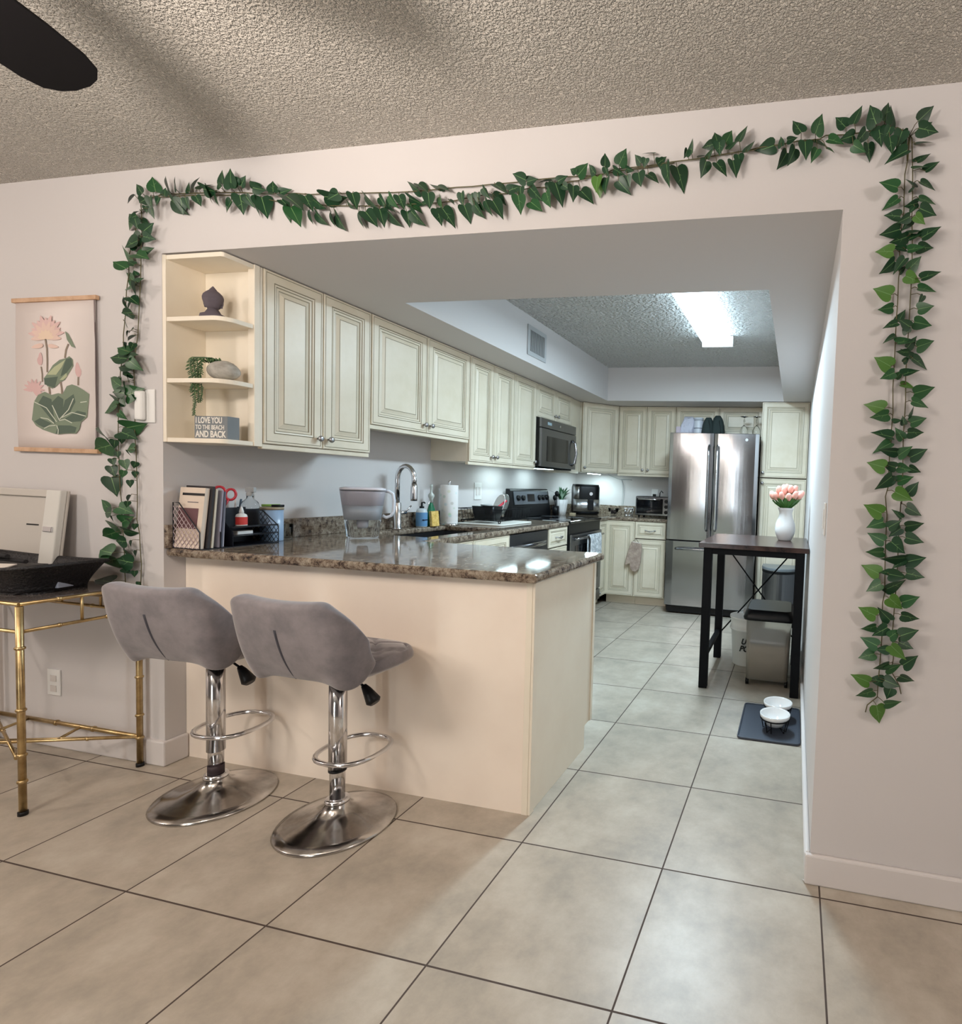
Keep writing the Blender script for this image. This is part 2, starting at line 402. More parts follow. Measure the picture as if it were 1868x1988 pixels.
# open corner shelves
t = thing('corner_shelf_unit', 'cream open corner shelf unit at the left end of the wall cabinets', 'shelf', (0, 0, 1.352))
B(.0005, .018, 0, .152, 0, .749).build('side_panel', M['creamside'], t, bevel=.0015)
B(0.0005, .300, .152, .167, 0, .749).build('end_panel', M['creamside'], t, bevel=.0015)
B(.270, .304, .128, .1515, 0, .749).build('edge_strip', M['creamside'], t, bevel=.0015)
def shelf_poly(r, y1=.1515):
    a = [(.0185, .002)]
    cx, cy = .300-r, .002+r
    for i in range(9):
        th = -PI/2 + PI/2*i/8; a.append((cx+r*math.cos(th), cy+r*math.sin(th)))
    return a + [(.300, .1275), (.269, .1275), (.269, y1), (.0185, y1)]
for z, r in ((0, .03), (.240, .075), (.485, .055), (.730, .012)):
    MB().prism(shelf_poly(r), z, z+.018).build('shelf', M['creamside'], t, bevel=.0015)

# base cabinets on the left run (x = .61)
cabinet('base_cabinet', 'cream sink base cabinet, only its top edge showing above the peninsula', (.61, .80, .10), L90, .862, .59, .778, [(0,.431,.0,.778), (.431,.862,.0,.778)], bh=.585)
t = cabinet('drawer_cabinet', 'cream cabinet with stacked drawers between dishwasher and range', (.61, 2.27, .10), L90, .358, .59, .778, [], [(0,.358,.618,.778), (0,.358,.32,.612), (0,.358,.0,.314)])
t = cabinet('base_cabinet', 'narrow cream corner base cabinet right of the range', (.61, 3.402, .10), L90, .258, .59, .778, [(0,.256,0,.778,'lb')])
cabinet('base_cabinet', 'cream base cabinet with one full-height door in the back corner', (.612, 3.662, .10), 0, .318, .58, .778, [(0,.318,0,.778)])
cabinet('base_cabinet', 'cream base cabinet with a drawer over a door, left of the refrigerator', (.932, 3.662, .10), 0, .330, .58, .778, [(0,.33,0,.598,'lt')], [(0,.33,.604,.778)])

# peninsula
t = thing('breakfast_bar', 'cream panelled peninsula base under the granite bar top', 'counter', (0, .082, 0))
B(.001, 1.588, 0, .018, 0, .878).build('front_panel', M['panel'], t)
MB().box(1.588, 1.612, -.004, .018, 0, .878).box(1.612, 1.622, -.002, .03, 0, .878).build('corner_trim', M['creamside'], t, bevel=.0015)
m = MB(); m.prism([(.031, 0), (.545, 0), (.545, .11), (.62, .11), (.62, .878), (.031, .878)], 1.598, 1.616, axis='x')
m.build('end_panel', M['creamside'], t, bevel=.001)
B(1.600, 1.6225, .598, .622, .112, .878).build('edge_strip', M['creamside'], t, bevel=.001)
B(.62, 1.597, .08, .60, .10, .878).build('body', M['cream'], t)
B(.62, 1.597, .10, .54, 0, .0995).build('toe_kick', M['creamside'], t)

# worktop: one continuous L-shaped granite top with a sink cut-out, plus the far corner piece
xs = [0.0005, .125, .52, .645, 1.645]; ys = [.035, .755, .93, 1.66, 2.632]
m = MB().slab(xs, ys, lambda i, j: (j == 0) or (i < 3 and not (i == 1 and j == 2)), .880, .915)
for v in m.bm.verts:
    if v.co.y < .05: v.co.y = .004+.034*v.co.x/1.645
ct = thing('worktop', 'polished brown granite worktop over the breakfast bar and sink run', 'countertop')
m.build('slab', M['granite'], ct, bevel=.013, seg=4)
MB().box(.0005, .022, .001, 2.632, .9153, 1.012).build('backsplash', M['granite'], ct, bevel=.002)
ct = thing('worktop', 'granite corner worktop between the range and the refrigerator', 'countertop')
MB().slab([.0005, .645, 1.292], [3.400, 3.632, 4.268], lambda i, j: not (i == 1 and j == 0), .880, .915).build('slab', M['granite'], ct, bevel=.013, seg=4)
MB().box(.0005, .022, 3.400, 4.268, .9153, 1.012).box(.0225, 1.292, 4.248, 4.268, .9153, 1.012).build('backsplash', M['granite'], ct, bevel=.002)
# sink
m = MB()
def skv(u, v):
    pass
x0, x1, y0, y1 = .118, .527, .923, 1.667
m.box(x0-.0, x0+.006, y0, y1, .70, .879).box(x1-.006, x1, y0, y1, .70, .879).box(x0, x1, y0, y0+.006, .70, .879).box(x0, x1, y1-.006, y1, .70, .879).box(x0, x1, y0, y1, .694, .70)
t = thing('kitchen_sink', 'undermount dark steel sink basin set into the granite', 'sink')
m.build('basin', M['darksteel'], t)
MB().lathe([(.045,.7005),(.045,.704),(.03,.704),(.028,.7015)], 20, (.32,1.3,0)).build('drain', M['chrome'], t)

# faucet
t = thing('kitchen_faucet', 'tall chrome gooseneck pull-down faucet behind the sink', 'faucet', (.075, 1.25, .915))
MB().lathe([(.030,0),(.030,.006),(.024,.01),(.024,.16),(.0225,.165),(.0225,.168)], 24).build('base', M['chrome'], t)
pts = [(0,0,.168), (0,0,.30)]
for i in range(13):
    a = PI - PI*i/12; pts.append((.060+.060*math.cos(a), 0, .315+.085*math.sin(a)))
pts.append((.120,0,.29))
MB().tube(pts, .0145, 14).build('spout', M['chrome'], t)
MB().lathe([(.0155,.29),(.019,.27),(.0205,.20),(.0205,.185),(.017,.183)][::-1], 20, (.120,0,0)).build('spray_head', M['chrome'], t)
MB().tube([(0,.022,.10),(0,.075,.105)], .0125, 12).tube([(0,.075,.105),(.01,.115,.145)], .005, 8).build('lever', M['chrome'], t)

# ---------------------------------------------------------------- appliances
# range
t = thing('kitchen_range', 'black electric range with glass top and a tall back control panel', 'stove', (0, 2.637, 0))
B(.05, .640, 0, .758, .10, .895).build('body', M['black'], t)
B(.05, .655, .0, .758, .8955, .918).build('cooktop', M['blackgloss'], t, bevel=.004)
for (x, y, r) in ((.20,.2,.075),(.20,.56,.09),(.46,.2,.095),(.46,.56,.075)):
    MB().lathe([(r,.9183),(r,.9187),(r-.003,.9187)], 32, (x,y,0)).build('burner', flat('burner_ring', 70, 70, 74, .2), t)
m = MB().prism([(.03,.918),(.11,.918),(.105,.965),(.075,1.165),(.06,1.178),(.03,1.178)], 0, .758, axis='y')
m.build('back_panel', M['black'], t, bevel=.006)
q = Matrix.Translation((.0895, 0, 1.09)) @ Matrix.Rotation(R(-8.5), 4, 'Y')
B(-.002, .003, .05, .71, -.055, .065).build('control_fascia', flat('fascia', 96, 100, 106, .25), t).matrix_local = q
B(.001, .005, .29, .43, -.03, .04).build('display', M['blackgloss'], t).matrix_local = q
for y in (.11, .20, .52, .60, .68):
    o = MB().lathe([(.026,0),(.024,.018),(.020,.022)], 18, mtx=Matrix.Rotation(PI/2, 4, 'Y')).build('knob', M['black'], t); o.matrix_local = q @ Matrix.Translation((.003, y, .005))
B(.6405, .665, .01, .748, .22, .80).build('oven_door', M['darksteel'], t, bevel=.006)
B(.6655, .668, .09, .668, .34, .70).build('door_window', M['blackgloss'], t)
B(.6405, .662, .005, .753, .105, .21).build('storage_drawer', M['darksteel'], t, bevel=.005)
MB().tube([(.665,.06,.755),(.705,.07,.765),(.705,.688,.765),(.665,.698,.755)], .011, 10).build('door_handle', M['steel'], t)
# kitchen towel over the oven handle
def tw(u, v):
    y = 2.937+.30*u; s = v*2-1
    fold = .006*math.sin(u*22)+.004*math.sin(u*9+1)
    if s < 0: z = .782 + s*.20; x = .690 + fold*.4
    else: z = .782 - s*.26; x = .722 + fold + .004*s
    if abs(s) < .08: z = .783; x = .706 + s*.2
    return Vector((x, y, z))
m = MB(); m.grid(tw, 40, 26); o = m.build('dish_towel', bump(noise_tint(mat('towel_cloth', srgb(200,204,206), .9), srgb(158,164,170), srgb(216,220,222), 38, 4, .6, .40, .58), 300, .4), weld=False)
so = o.modifiers.new('s','SOLIDIFY'); so.thickness = .004
tag(o, 'grey and white patterned dish towel hanging on the oven handle', 'towel')

# microwave
t = thing('microwave_oven', 'dark steel over-the-range microwave under the small cabinet', 'microwave', (0, 2.652, 1.372))
B(.0, .330, 0, .758, .012, .438).build('body', M['black'], t)
B(.3305, .352, 0, .758, .355, .438).build('vent_panel', M['darksteel'], t, bevel=.003)
B(.3305, .356, 0, .758, .012, .350).build('door', M['darksteel'], t, bevel=.005)
B(.3565, .359, .11, .56, .06, .285).build('window', M['blackgloss'], t)
B(.352, .3535, .12, .20, .385, .41).build('display', flat('disp', 150, 170, 178), t)
MB().tube([(.357,.66,.05),(.385,.668,.07),(.398,.672,.17),(.385,.668,.27),(.357,.66,.29)], .012, 10).build('handle', M['steel'], t)
B(.03, .32, .02, .735, .0, .0115).build('underside_grille', M['blackmetal'], t)
B(.10, .24, .25, .50, -.003, -.0003).build('cooktop_lamp', emis('cooktop_lamp', (.72, .95, 1.0), 9), t)
MB().lathe([(.012,0),(.012,.003)], 16, (0,0,0), Matrix.Translation((.3525,.38,.397)) @ Matrix.Rotation(PI/2,4,'Y')).build('badge', M['steel'], t)

# dishwasher
t = thing('dishwasher', 'dark steel dishwasher with a curved bar handle beside the sink base', 'dishwasher', (0, 1.668, .10))
B(.05, .60, 0, .598, 0, .772).build('body', M['black'], t)
B(.6005, .625, .004, .594, .02, .772).build('door', M['darksteel'], t, bevel=.004)
m = MB(); m.grid(lambda u, v: Vector((.626+.035*math.sin(PI*u), .02+.56*u, .655+.035*v+.006*math.sin(PI*u))), 24, 2); o = m.build('handle', M['steel'], t); so = o.modifiers.new('s','SOLIDIFY'); so.thickness = .012

# refrigerator
t = thing('refrigerator', 'stainless french-door refrigerator with bottom freezer drawer', 'refrigerator', (1.312, 3.45, 0))
FW = .868
B(.008, FW-.008, .062, .72, .02, 1.752).build('body', M['black'], t, bevel=.004)
B(.02, FW-.02, .03, .061, .015, .075).build('base_grille', M['black'], t)
def bowed(x0, x1, z0, z1):
    m = MB(); n = 12
    pts = [(x0, .058)] + [(x0+(x1-x0)*i/n, -.006*math.sin(PI*i/n)+ (.006 if i in (0, n) else 0)) for i in range(n+1)] + [(x1, .058)]
    return m.prism(pts, z0, z1, smooth=False)
for nm, x0, x1, z0, z1 in (('door', 0, .434, .735, 1.778), ('door', .440, FW, .735, 1.778), ('freezer_drawer', 0, FW, .085, .725)):
    m = bowed(x0, x1, z0, z1)
    o = m.build(nm, M['steel'], t, bevel=.004)
    if nm == 'door':
        s = 1 if x0 == 0 else -1; hx = (x1-.038) if s > 0 else x0+.038
        MB().tube([(hx,.0,.84),(hx,-.034,.862),(hx,-.045,.95),(hx,-.047,1.25),(hx,-.045,1.55),(hx,-.034,1.64),(hx,.0,1.66)], .0135, 10).build('handle', M['chrome'] if s < 0 else M['steel'], o)
    else:
        MB().tube([(.10,.0,.648),(.125,-.038,.652),(.3,-.046,.654),(.58,-.046,.654),(.755,-.038,.652),(.78,.0,.648)], .0135, 10).build('handle', M['steel'], o)
MB().lathe([(.014,0),(.014,.002)], 16, (0,0,0), Matrix.Translation((.75,-.006,1.72)) @ RX).build('badge', flat('badge', 200, 202, 206, .3), t)

# toaster oven
t = thing('toaster_oven', 'black and silver toaster oven on the worktop beside the refrigerator', 'toaster oven', (.865, 3.86, .915))
B(0, .375, .012, .27, .018, .222).build('body', M['black'], t, bevel=.006)
B(0, .375, 0, .0115, .022, .218).build('front_frame', M['steel'], t, bevel=.002)
B(.012, .300, -.004, -.0003, .04, .200).build('door', M['blackgloss'], t, bevel=.001)
MB().tube([(.03,-.004,.190),(.035,-.024,.192),(.275,-.024,.192),(.28,-.004,.190)], .006, 8).build('handle', M['chrome'], t)
for z in (.060, .118, .176): MB().lathe([(.021,0),(.018,.016)], 16, (0,0,0), Matrix.Translation((.338,-.0005,z)) @ RX).build('knob', M['black'], t)
for x in (.03, .345):
    for y in (.04, .24): MB().lathe([(.012,0),(.012,.0175)], 10, (x,y,0)).build('foot', M['black'], t)
MB().tube([(.20,.25,.22),(.20,.26,.26),(.215,.262,.285),(.235,.262,.262)], .005, 6).build('cord', M['black'], t)

# air fryer
t = thing('air_fryer', 'black and steel basket air fryer in the corner of the worktop', 'air fryer', (.275, 3.90, .915), R(33))
def rr(w, d, r, n=6, ox=0, oy=0):
    P = []
    for cx, cy, a0 in ((w/2-r, d/2-r, 0), (-w/2+r, d/2-r, 90), (-w/2+r, -d/2+r, 180), (w/2-r, -d/2+r, 270)):
        for i in range(n+1): a = R(a0+90*i/n); P.append((ox+cx+r*math.cos(a), oy+cy+r*math.sin(a)))
    return P
def loft(m, secs, n=6):
    rings = [[m.bm.verts.new((x, y, z)) for x, y in rr(w, d, r, n, ox, oy)] for (w, d, r, z, ox, oy) in secs]
    for a, b in zip(rings[:-1], rings[1:]):
        k = len(a)
        for i in range(k): m.face([a[i], a[(i+1)%k], b[(i+1)%k], b[i]], True)
    m.face(rings[0][::-1]); m.face(rings[-1]); return m
loft(MB(), [(.25,.28,.06,0,0,0),(.275,.30,.07,.02,0,0),(.275,.30,.07,.29,0,0),(.255,.28,.06,.325,0,0)]).build('body', M['black'], t)
m = MB(); a = [p for p in rr(.281,.306,.072)];
m.prism([(-.139,-.05),(-.1405,-.06)] + [(.1415*math.copysign(abs(math.sin(R(-90+i*7.5)))**.7, math.sin(R(-90+i*7.5))), -.075-.083*abs(math.cos(R(-90+i*7.5)))**.7) for i in range(25)] + [(.139,-.05)], .035, .165, smooth=True); m.build('basket_front', mat('bright_steel', (.72,.74,.77,1), .3, 1), t)
m = MB(); m.prism([(-.139,-.04),(-.1405,-.06)] + [(.1415*math.copysign(abs(math.sin(R(-90+i*7.5)))**.7, math.sin(R(-90+i*7.5))), -.075-.083*abs(math.cos(R(-90+i*7.5)))**.7) for i in range(8)] + [(-.06,-.12)], .172, .300, smooth=True); m.build('side_trim', mat('bright_steel_trim', (.72,.74,.77,1), .3, 1), t)
B(-.005, .055, -.195, -.1595, .05, .168).build('handle', M['black'], t, bevel=.008)
MB().lathe([(.02,0),(.018,.012)], 18, (0,0,0), Matrix.Translation((.030,-.1512,.225)) @ RX).build('dial', M['chrome'], t)

# ---------------------------------------------------------------- bar stools
def superq(u, a, b, e=2.6):
    c, s = math.cos(u), math.sin(u)
    return a*math.copysign(abs(c)**(2/e), c), b*math.copysign(abs(s)**(2/e), s)
def make_stool(loc, rz, tube_bottom, band, label):
    t = thing('bar_stool', label, 'bar stool', loc, rz, 'swivel bar stools at the breakfast bar')
    base = MB().lathe([(.19,0),(.192,.004),(.188,.010),(.16,.018),(.11,.030),(.07,.045),(.045,.062),(.038,.074),(.036,.080)], 48)
    base.build('base', M['dullchrome'], t)
    MB().lathe([(.039,.078),(.040,.084),(.037,.092),(.030,.094)], 28).build('collar', M['chrome'], t)
    MB().lathe([(.0245,.09),(.0245,.30)], 24).build('inner_tube', M['chrome'], t)
    MB().lathe([(.0288,tube_bottom),(.0288,.545)], 28).build('outer_tube', M['chrome'], t)
    if band:
        MB().lathe([(.0262,.094),(.0262,.126)], 24).build('band', flat('brown_band', 44, 28, 34), t, label='dark band at the foot of the column')
    else:
        MB().lathe([(.0292,tube_bottom-.004),(.0292,tube_bottom+.003)], 28).build('ring', M['black'], t)
    P = []
    for i in range(28):
        a = 2*PI*i/28; x, y = superq(a, .108, .118, 2.5); P.append((x, .072+y, .235 if not band else .25))
    MB().tube(P, .0085, 10, closed=True).build('footrest', M['chrome'], t)
    B(-.06, .06, -.06, .06, .538, .555).build('seat_plate', M['blackmetal'], t)
    lv = MB().tube([(.05,.0,.54),(.125,-.01,.512)], .004, 6).build('lever', M['blackmetal'], t)
    MB().tube([(.118,-.01,.517),(.132,-.012,.506),(.165,-.016,.472),(.172,-.0165,.465)], .014, 12, rs=[.009,.014,.024,.016]).build('lever_grip', M['black'], lv)
    # seat cushion with diamond tufting
    def seat(u, v):
        a = 2*PI*u
        if v < .62:
            k = v/.62; x, y = superq(a, .215*k, .175*k)
            z = .640 - .012*k**4 + .018*max(0, y/.2)*0
            for L in (x+y*1.05, x-y*1.05):
                d = abs((L/.145) - round(L/.145))*.145; z -= .010*math.exp(-(d/.0085)**2)
        else:
            k = (v-.62)/.38; th = k*PI/2
            x, y = superq(a, .215+.012*math.sin(k*PI)-.105*max(0,(k-.45)/.55)**1.6, .175+.010*math.sin(k*PI)-.08*max(0,(k-.45)/.55)**1.6)
            z = .628 - .075*(1-math.cos(th))**.8 - .012*k
        return Vector((x, y+.02, z - .015*(y/.2)**2*(1 if y > 0 else 0)))
    m = MB(); m.grid(seat, 56, 42, closeu=True); o = m.build('seat', M['velvet'], t)
    # wrap-around backrest
    def back(u, v):
        s = (u-.5)*2; a = abs(s)
        th = min(1, a/.62)
        x = .178*math.copysign(th**.95, s); y = -.190 + .010*th**2
        if a > .62:
            k = (a-.62)/.38; ph = k*R(74)
            x = math.copysign(.178+.034*math.sin(ph), s); y = -.180 + .098*k
        top = .858 - (.012 if a < .5 else 0) * 0
        drop = max(0, (a-.50)/.50); top -= .155*drop**1.7 + .010*(1-a)*0
        top -= .012*math.cos(s*PI/1.24)*(1 if a < .62 else 0)
        bot = .580 - .026*math.exp(-((a-.66)/.2)**2) + .060*max(0, (a-.72)/.28)**2
        z = bot + (top-bot)*v
        y -= .035*(v**1.2)*(1-.6*drop); y += .055*(1-v)**3*(1-.6*drop)
        x *= 1 + .05*v*(1-drop) - .06*(1-v)**3
        return Vector((x, y, z))
    m = MB(); m.grid(back, 25, 11); o = m.build('backrest', M['velvet'], t)
    so = o.modifiers.new('s', 'SOLIDIFY'); so.thickness = .052; so.offset = 0
    sb = o.modifiers.new('b', 'SUBSURF'); sb.levels = 2; sb.render_levels = 2
    P = []
    for i in range(14):
        v = .66*(1-i/13)+.06*(i/13); p = back(.5, v); P.append((0, p.y-.0262, p.z))
    p = P[-1]; P += [(0, p[1]+.012, p[2]-.016)]
    MB().tube(P, .0042, 8).build('back_seam', flat('seam', 66, 66, 74, .8), o)
    return t
s1 = make_stool((.425, -.122, 0), R(2), .182, True, 'grey velvet bar stool nearer the gold console table')
s2 = make_stool((.983, -.135, 0), R(-2), .196, False, 'grey velvet bar stool nearer the middle of the breakfast bar, with stained back')

# ---------------------------------------------------------------- gold console table
t = thing('console_table', 'gold bamboo-style metal console table with glass top against the left wall', 'table', (-.93, -.386, 0))
W_, D_ = .846, .352
def bamboo(m, a, b, r=.0095, nodes_=(.2,.45,.7)):
    a = Vector(a); b = Vector(b); m.tube([a, b], r, 10); d = (b-a).normalized()
    for k in nodes_:
        p = a.lerp(b, k); m.tube([p-d*.006, p-d*.003, p+d*.003, p+d*.006], r, 10, rs=[r, r*1.35, r*1.35, r])
for x, y in ((0,0), (W_,0), (W_,D_), (0,D_)):
    m = MB(); bamboo(m, (x,y,.012), (x,y,.745), .0105, (.15,.28,.5,.8)); o = m.build('leg', M['gold'], t)
    MB().lathe([(.0135,0),(.0135,.014)], 12, (x,y,0)).build('foot', M['black'], o)
m = MB()
for a, b in (((0,0,.752),(W_,0,.752)), ((0,D_,.752),(W_,D_,.752)), ((0,0,.752),(0,D_,.752)), ((W_,0,.752),(W_,D_,.752)),
             ((0,0,.655),(W_,0,.655)), ((0,D_,.655),(W_,D_,.655)), ((0,0,.655),(0,D_,.655)), ((W_,0,.655),(W_,D_,.655))): bamboo(m, a, b, .0062, (.3,.7))
m.build('top_frame', M['gold'], t)
for x in (.2, .42, .64):
    for y in (0, D_): MB().tube([(x,y,.658),(x,y,.750)], .0048, 8).build('fret_bar', M['gold'], t)
for y in (.17, .30): MB().tube([(W_,y,.658),(W_,y,.750)], .0048, 8).build('fret_bar', M['gold'], t)
MB().tube([(W_,D_*.98,.70),(W_-.30,D_,.70)], .0048, 8).build('fret_bar', M['gold'], t)
m = MB(); bamboo(m, (0,D_,.125), (W_,D_,.125), .009); bamboo(m, (W_,D_,.125), (0,0,.125), .0062); bamboo(m, (0,D_,.125),(W_-.22,.10,.125), .0055)
m.tube([(W_-.02,D_-.005,.125),(.35,.17,.125)], .005, 8); m.tube([(.52,D_,.125),(.58,.24,.125)], .006, 8); m.tube([(.22,D_,.125),(.27,.20,.125)], .006, 8)
m.tube([(W_-.22,.10,.125),(W_-.30,.14,.125)], .007, 8)
m.build('stretcher', M['gold'], t)
B(.004, W_-.004, .004, D_-.004, .7535, .760).build('glass_top', mat('smoked_glass', srgb(92, 84, 80), .08), t)

# white leaning cooler-like board behind the basket
t = thing('framed_panel', 'white framed plastic panel with a latch leaning on the wall behind the basket', 'panel', (-.955, -.085, .7605))
q = Matrix.Rotation(R(-6), 4, 'X')
m = MB().box(-.02, .49, .012, .022, .0, .375, q).box(-.02, .41, 0, .012, .345, .375, q).box(-.02, .41, 0, .012, .0, .02, q); o = m.build('back_board', flat('panel_grey', 196, 190, 182, .5), t, bevel=.003)
MB().box(.41, .49, -.012, .0118, .0, .375, q).build('side_stile', flat('panel_white', 214, 212, 206, .4), t, bevel=.004)
MB().box(.425, .475, -.018, -.0122, .20, .222, q).build('latch', M['chrome'], t, bevel=.002)
MB().box(.28, .35, .0100, .0118, .222, .228, q).build('label_strip', M['black'], t)

# black woven basket
t = thing('woven_basket', 'black woven tray basket with flared rim on the gold console', 'basket', (-.475, -.215, .7605))
mb_ = bump(mat('black_wicker', srgb(15, 13, 17), .55), 110, 1, .006)
def bk(u, v):
    a = 2*PI*u; x, y = superq(a, .285+.065*v**1.5, .115+.035*v**1.5, 5)
    return Vector((x, y, .006+.088*v + .016*v*(abs(x)/.35)**3))
m = MB(); m.grid(bk, 72, 10, closeu=True); m.face([v for v in [m.bm.verts.new((*superq(2*PI*i/40, .285, .115, 5), .006)) for i in range(40)]])
o = m.build('body', mb_, t); so = o.modifiers.new('s','SOLIDIFY'); so.thickness = .008; so.offset = -1
MB().tube([bk(i/72, 1) for i in range(72)], .0075, 8, closed=True).build('rim', mb_, t)
def flatbox(name, label, cat, loc, size, m, rz=0, rx=0, grp=None, bev=.002):
    o = B(-size[0]/2, size[0]/2, -size[1]/2, size[1]/2, 0, size[2]).build(name, m, bevel=bev); o.location = loc; o.rotation_euler = (rx, 0, rz); return tag(o, label, cat, grp)
flatbox('notebook', 'dark notebook lying in the black basket', 'notebook', (-.52, -.20, .7755), (.20, .14, .062), flat('notebook', 46, 44, 46), .15)
flatbox('envelope', 'white envelope sticking up in the black basket on the console', 'envelope', (-.48, -.25, .84), (.12, .05, .004), M['paper'], .3, .2, bev=0)
flatbox('card', 'pale card lying in the right part of the black basket', 'card', (-.25, -.20, .775), (.13, .09, .05), flat('card_blue', 150, 158, 176), .2)
m = MB(); m.tube([(-.70,-.20,.866),(-.60,-.205,.876),(-.52,-.21,.880),(-.47,-.215,.876)], .012, 8, rs=[.012,.014,.012,.008]); m.tube([(-.70,-.19,.855),(-.55,-.195,.861),(-.40,-.20,.858)], .008, 8)
tag(m.build('umbrella', flat('black_cloth', 34, 32, 34, .8)), 'folded black umbrella lying across the rim of the basket', 'umbrella')

# ---------------------------------------------------------------- lotus wall scroll
t = thing('wall_scroll', 'hanging lotus flower print on wooden rods on the left wall', 'wall art', (-.80, 0, 1.30))
MB().slab([.008, .458], [0, 1], lambda i, j: True, 0, .001)
m = MB()
def pg(u, v): return Vector((.008+.452*u, -.010-.004*math.sin(PI*v), .01+.628*v))
m.grid(pg, 2, 12); o = m.build('canvas', flat('canvas', 226, 216, 212, .85), t); so = o.modifiers.new('s','SOLIDIFY'); so.thickness = .0012
for z in (.630, -.006): MB().box(-.006, .474, -.018, -.004, z, z+.018).build('rod', M['oak'], t, bevel=.002)
MB().tube([(.458,-.012,.635),(.460,-.011,.32),(.458,-.011,.01)], .0016, 6).build('edge_cord', flat('cordgrey', 120, 104, 104), t)
# the picture is printed on the canvas: pixel grid of the print is 1205 x 1988 for 0.2/0.33 of the frame
def PP(x, y): return (.008+.452*(x-130)/(1060-130), .01+.628*(1-(y-160)/(1870-160)))
def printed(name, polys, m, off):
    mb = MB()
    for k, P in enumerate(polys):
        q = [PP(*p) for p in P]
        mb.face([mb.bm.verts.new((x, -.0148-off-k*.00004, z)) for x, z in q])
    o = mb.build(name, m, t, weld=False)
def ell(cx, cy, rx, ry, ang=0, n=12, tip=0):
    a0 = R(ang); out = []
    for i in range(n):
        a = 2*PI*i/n; x = rx*math.cos(a); y = ry*math.sin(a)*(1-tip*math.cos(a))
        out.append((cx+x*math.cos(a0)-y*math.sin(a0), cy+x*math.sin(a0)+y*math.cos(a0)))
    return out
random.seed(3)
pet = []; pet2 = []; pet3 = []
for k, ang in enumerate(range(-175, 0, 17)):
    L = 120 if k % 2 else 140
    pet.append(ell(505+L*.75*math.cos(R(ang)), 560+L*.85*math.sin(R(ang)), L*.8, 36, ang, 12, .5))
for ang in (-160,-130,-100,-75,-50,-22,12,168): pet2.append(ell(505+95*math.cos(R(ang)), 575+80*math.sin(R(ang)), 88, 34, ang, 12, .5))
pet2 += [ell(400, 690, 72, 26, 170, 12, .4), ell(590, 695, 64, 22, 10, 12, .4)]
for ang in (-120,-90,-60,-30,0,-150,180): pet3.append(ell(505+45*math.cos(R(ang)), 590+40*math.sin(R(ang)), 52, 26, ang, 12, .4))
printed('petals', pet, flat('petal1', 218, 186, 182, .85), .0002)
printed('petals', pet2, flat('petal2', 224, 196, 184, .85), .0008)
printed('petals', pet3, flat('petal3', 228, 204, 182, .85), .0014)
printed('small_flower', [ell(350+60*math.cos(R(a)), 1190+60*math.sin(R(a)), 70, 22, a, 12, .5) for a in range(-180, 60, 26)], flat('petal4', 212, 178, 176, .85), .0002)
printed('flower_bud', [ell(432, 830, 70, 26, -90, 12, .3), ell(425, 860, 50, 30, -100)], flat('petal4', 212, 178, 176, .85), .0002)
printed('flower_bud', [ell(868, 960, 82, 30, -95, 12, .3), ell(885, 1000, 50, 26, -80)], flat('petal4', 212, 178, 176, .85), .0002)
def stem(P, w): 
    L = []; Rr = []
    for i, (x, y) in enumerate(P):
        a = P[max(0,i-1)]; b = P[min(len(P)-1,i+1)]; d = Vector((b[0]-a[0], b[1]-a[1])).normalized(); L.append((x-d.y*w, y+d.x*w)); Rr.append((x+d.y*w, y-d.x*w))
    return [[L[i], L[i+1], Rr[i+1], Rr[i]] for i in range(len(P)-1)]
st = stem([(495,610),(512,720),(515,850),(512,990)],9)+stem([(765,670),(735,740),(722,830)],9)+stem([(440,925),(452,1010),(452,1100)],7)+stem([(875,1045),(872,1140)],9)+stem([(530,1160),(540,1240)],10)+stem([(668,1100),(680,1170),(684,1240)],10)
printed('stems', st, flat('printstem', 140, 126, 112, .85), .0003)
leafA = [(470,1060),(520,1000),(580,910),(660,850),(740,830),(775,810),(815,850),(820,920),(770,1000),(720,1080),(660,1110),(620,1150),(570,1178),(510,1150)]
leafB = [(320,1540),(350,1330),(400,1250),(480,1215),(560,1250),(640,1230),(690,1240),(740,1150),(800,1130),(860,1150),(930,1190),(1000,1240),(990,1330),(970,1500),(900,1560),(880,1640),(840,1690),(760,1690),(690,1695),(640,1705),(560,1690),(450,1655),(370,1610)]
printed('leaves', [leafA, leafB, [(730,525),(770,560),(850,720),(800,700),(750,620)]], flat('printleaf1', 124, 138, 118, .85), .0006)
printed('leaves', [[(600,1170),(480,1130),(475,1060),(560,1050),(640,1040)], [(740,840),(800,830),(812,910),(740,1000),(670,1040),(700,940)], [(600,1590),(400,1350),(460,1260),(560,1300)], [(640,1560),(560,1340),(640,1260),(700,1300),(690,1500)], [(660,1520),(720,1310),(820,1240),(840,1330),(780,1440)], [(700,1530),(860,1430),(960,1450),(950,1500),(900,1550),(780,1560)], [(560,1580),(420,1520),(350,1560),(400,1600),(470,1630)], [(600,1700),(640,1600),(780,1600),(850,1620),(830,1680),(700,1690)]], flat('printleaf2', 84, 100, 88, .85), .0009)
printed('leaves', [[(510,1020),(600,930),(730,850),(690,930),(620,1020)], [(660,1080),(740,1000),(750,1040),(700,1080)]], flat('printleaf3', 178, 184, 150, .85), .0012)
vv = []
for a, b, c in (((620,1560),(500,1400),(350,1330)), ((650,1540),(600,1430),(570,1370)), ((655,1530),(760,1420),(820,1290)), ((680,1510),(800,1450),(960,1490)), ((590,1580),(520,1530),(430,1515)), ((650,1545),(720,1530),(800,1570)), ((610,1600),(530,1610),(470,1640)), ((620,1600),(640,1650),(635,1700)), ((900,1335),(940,1330),(975,1325))): vv += stem([a, b, c], 5)
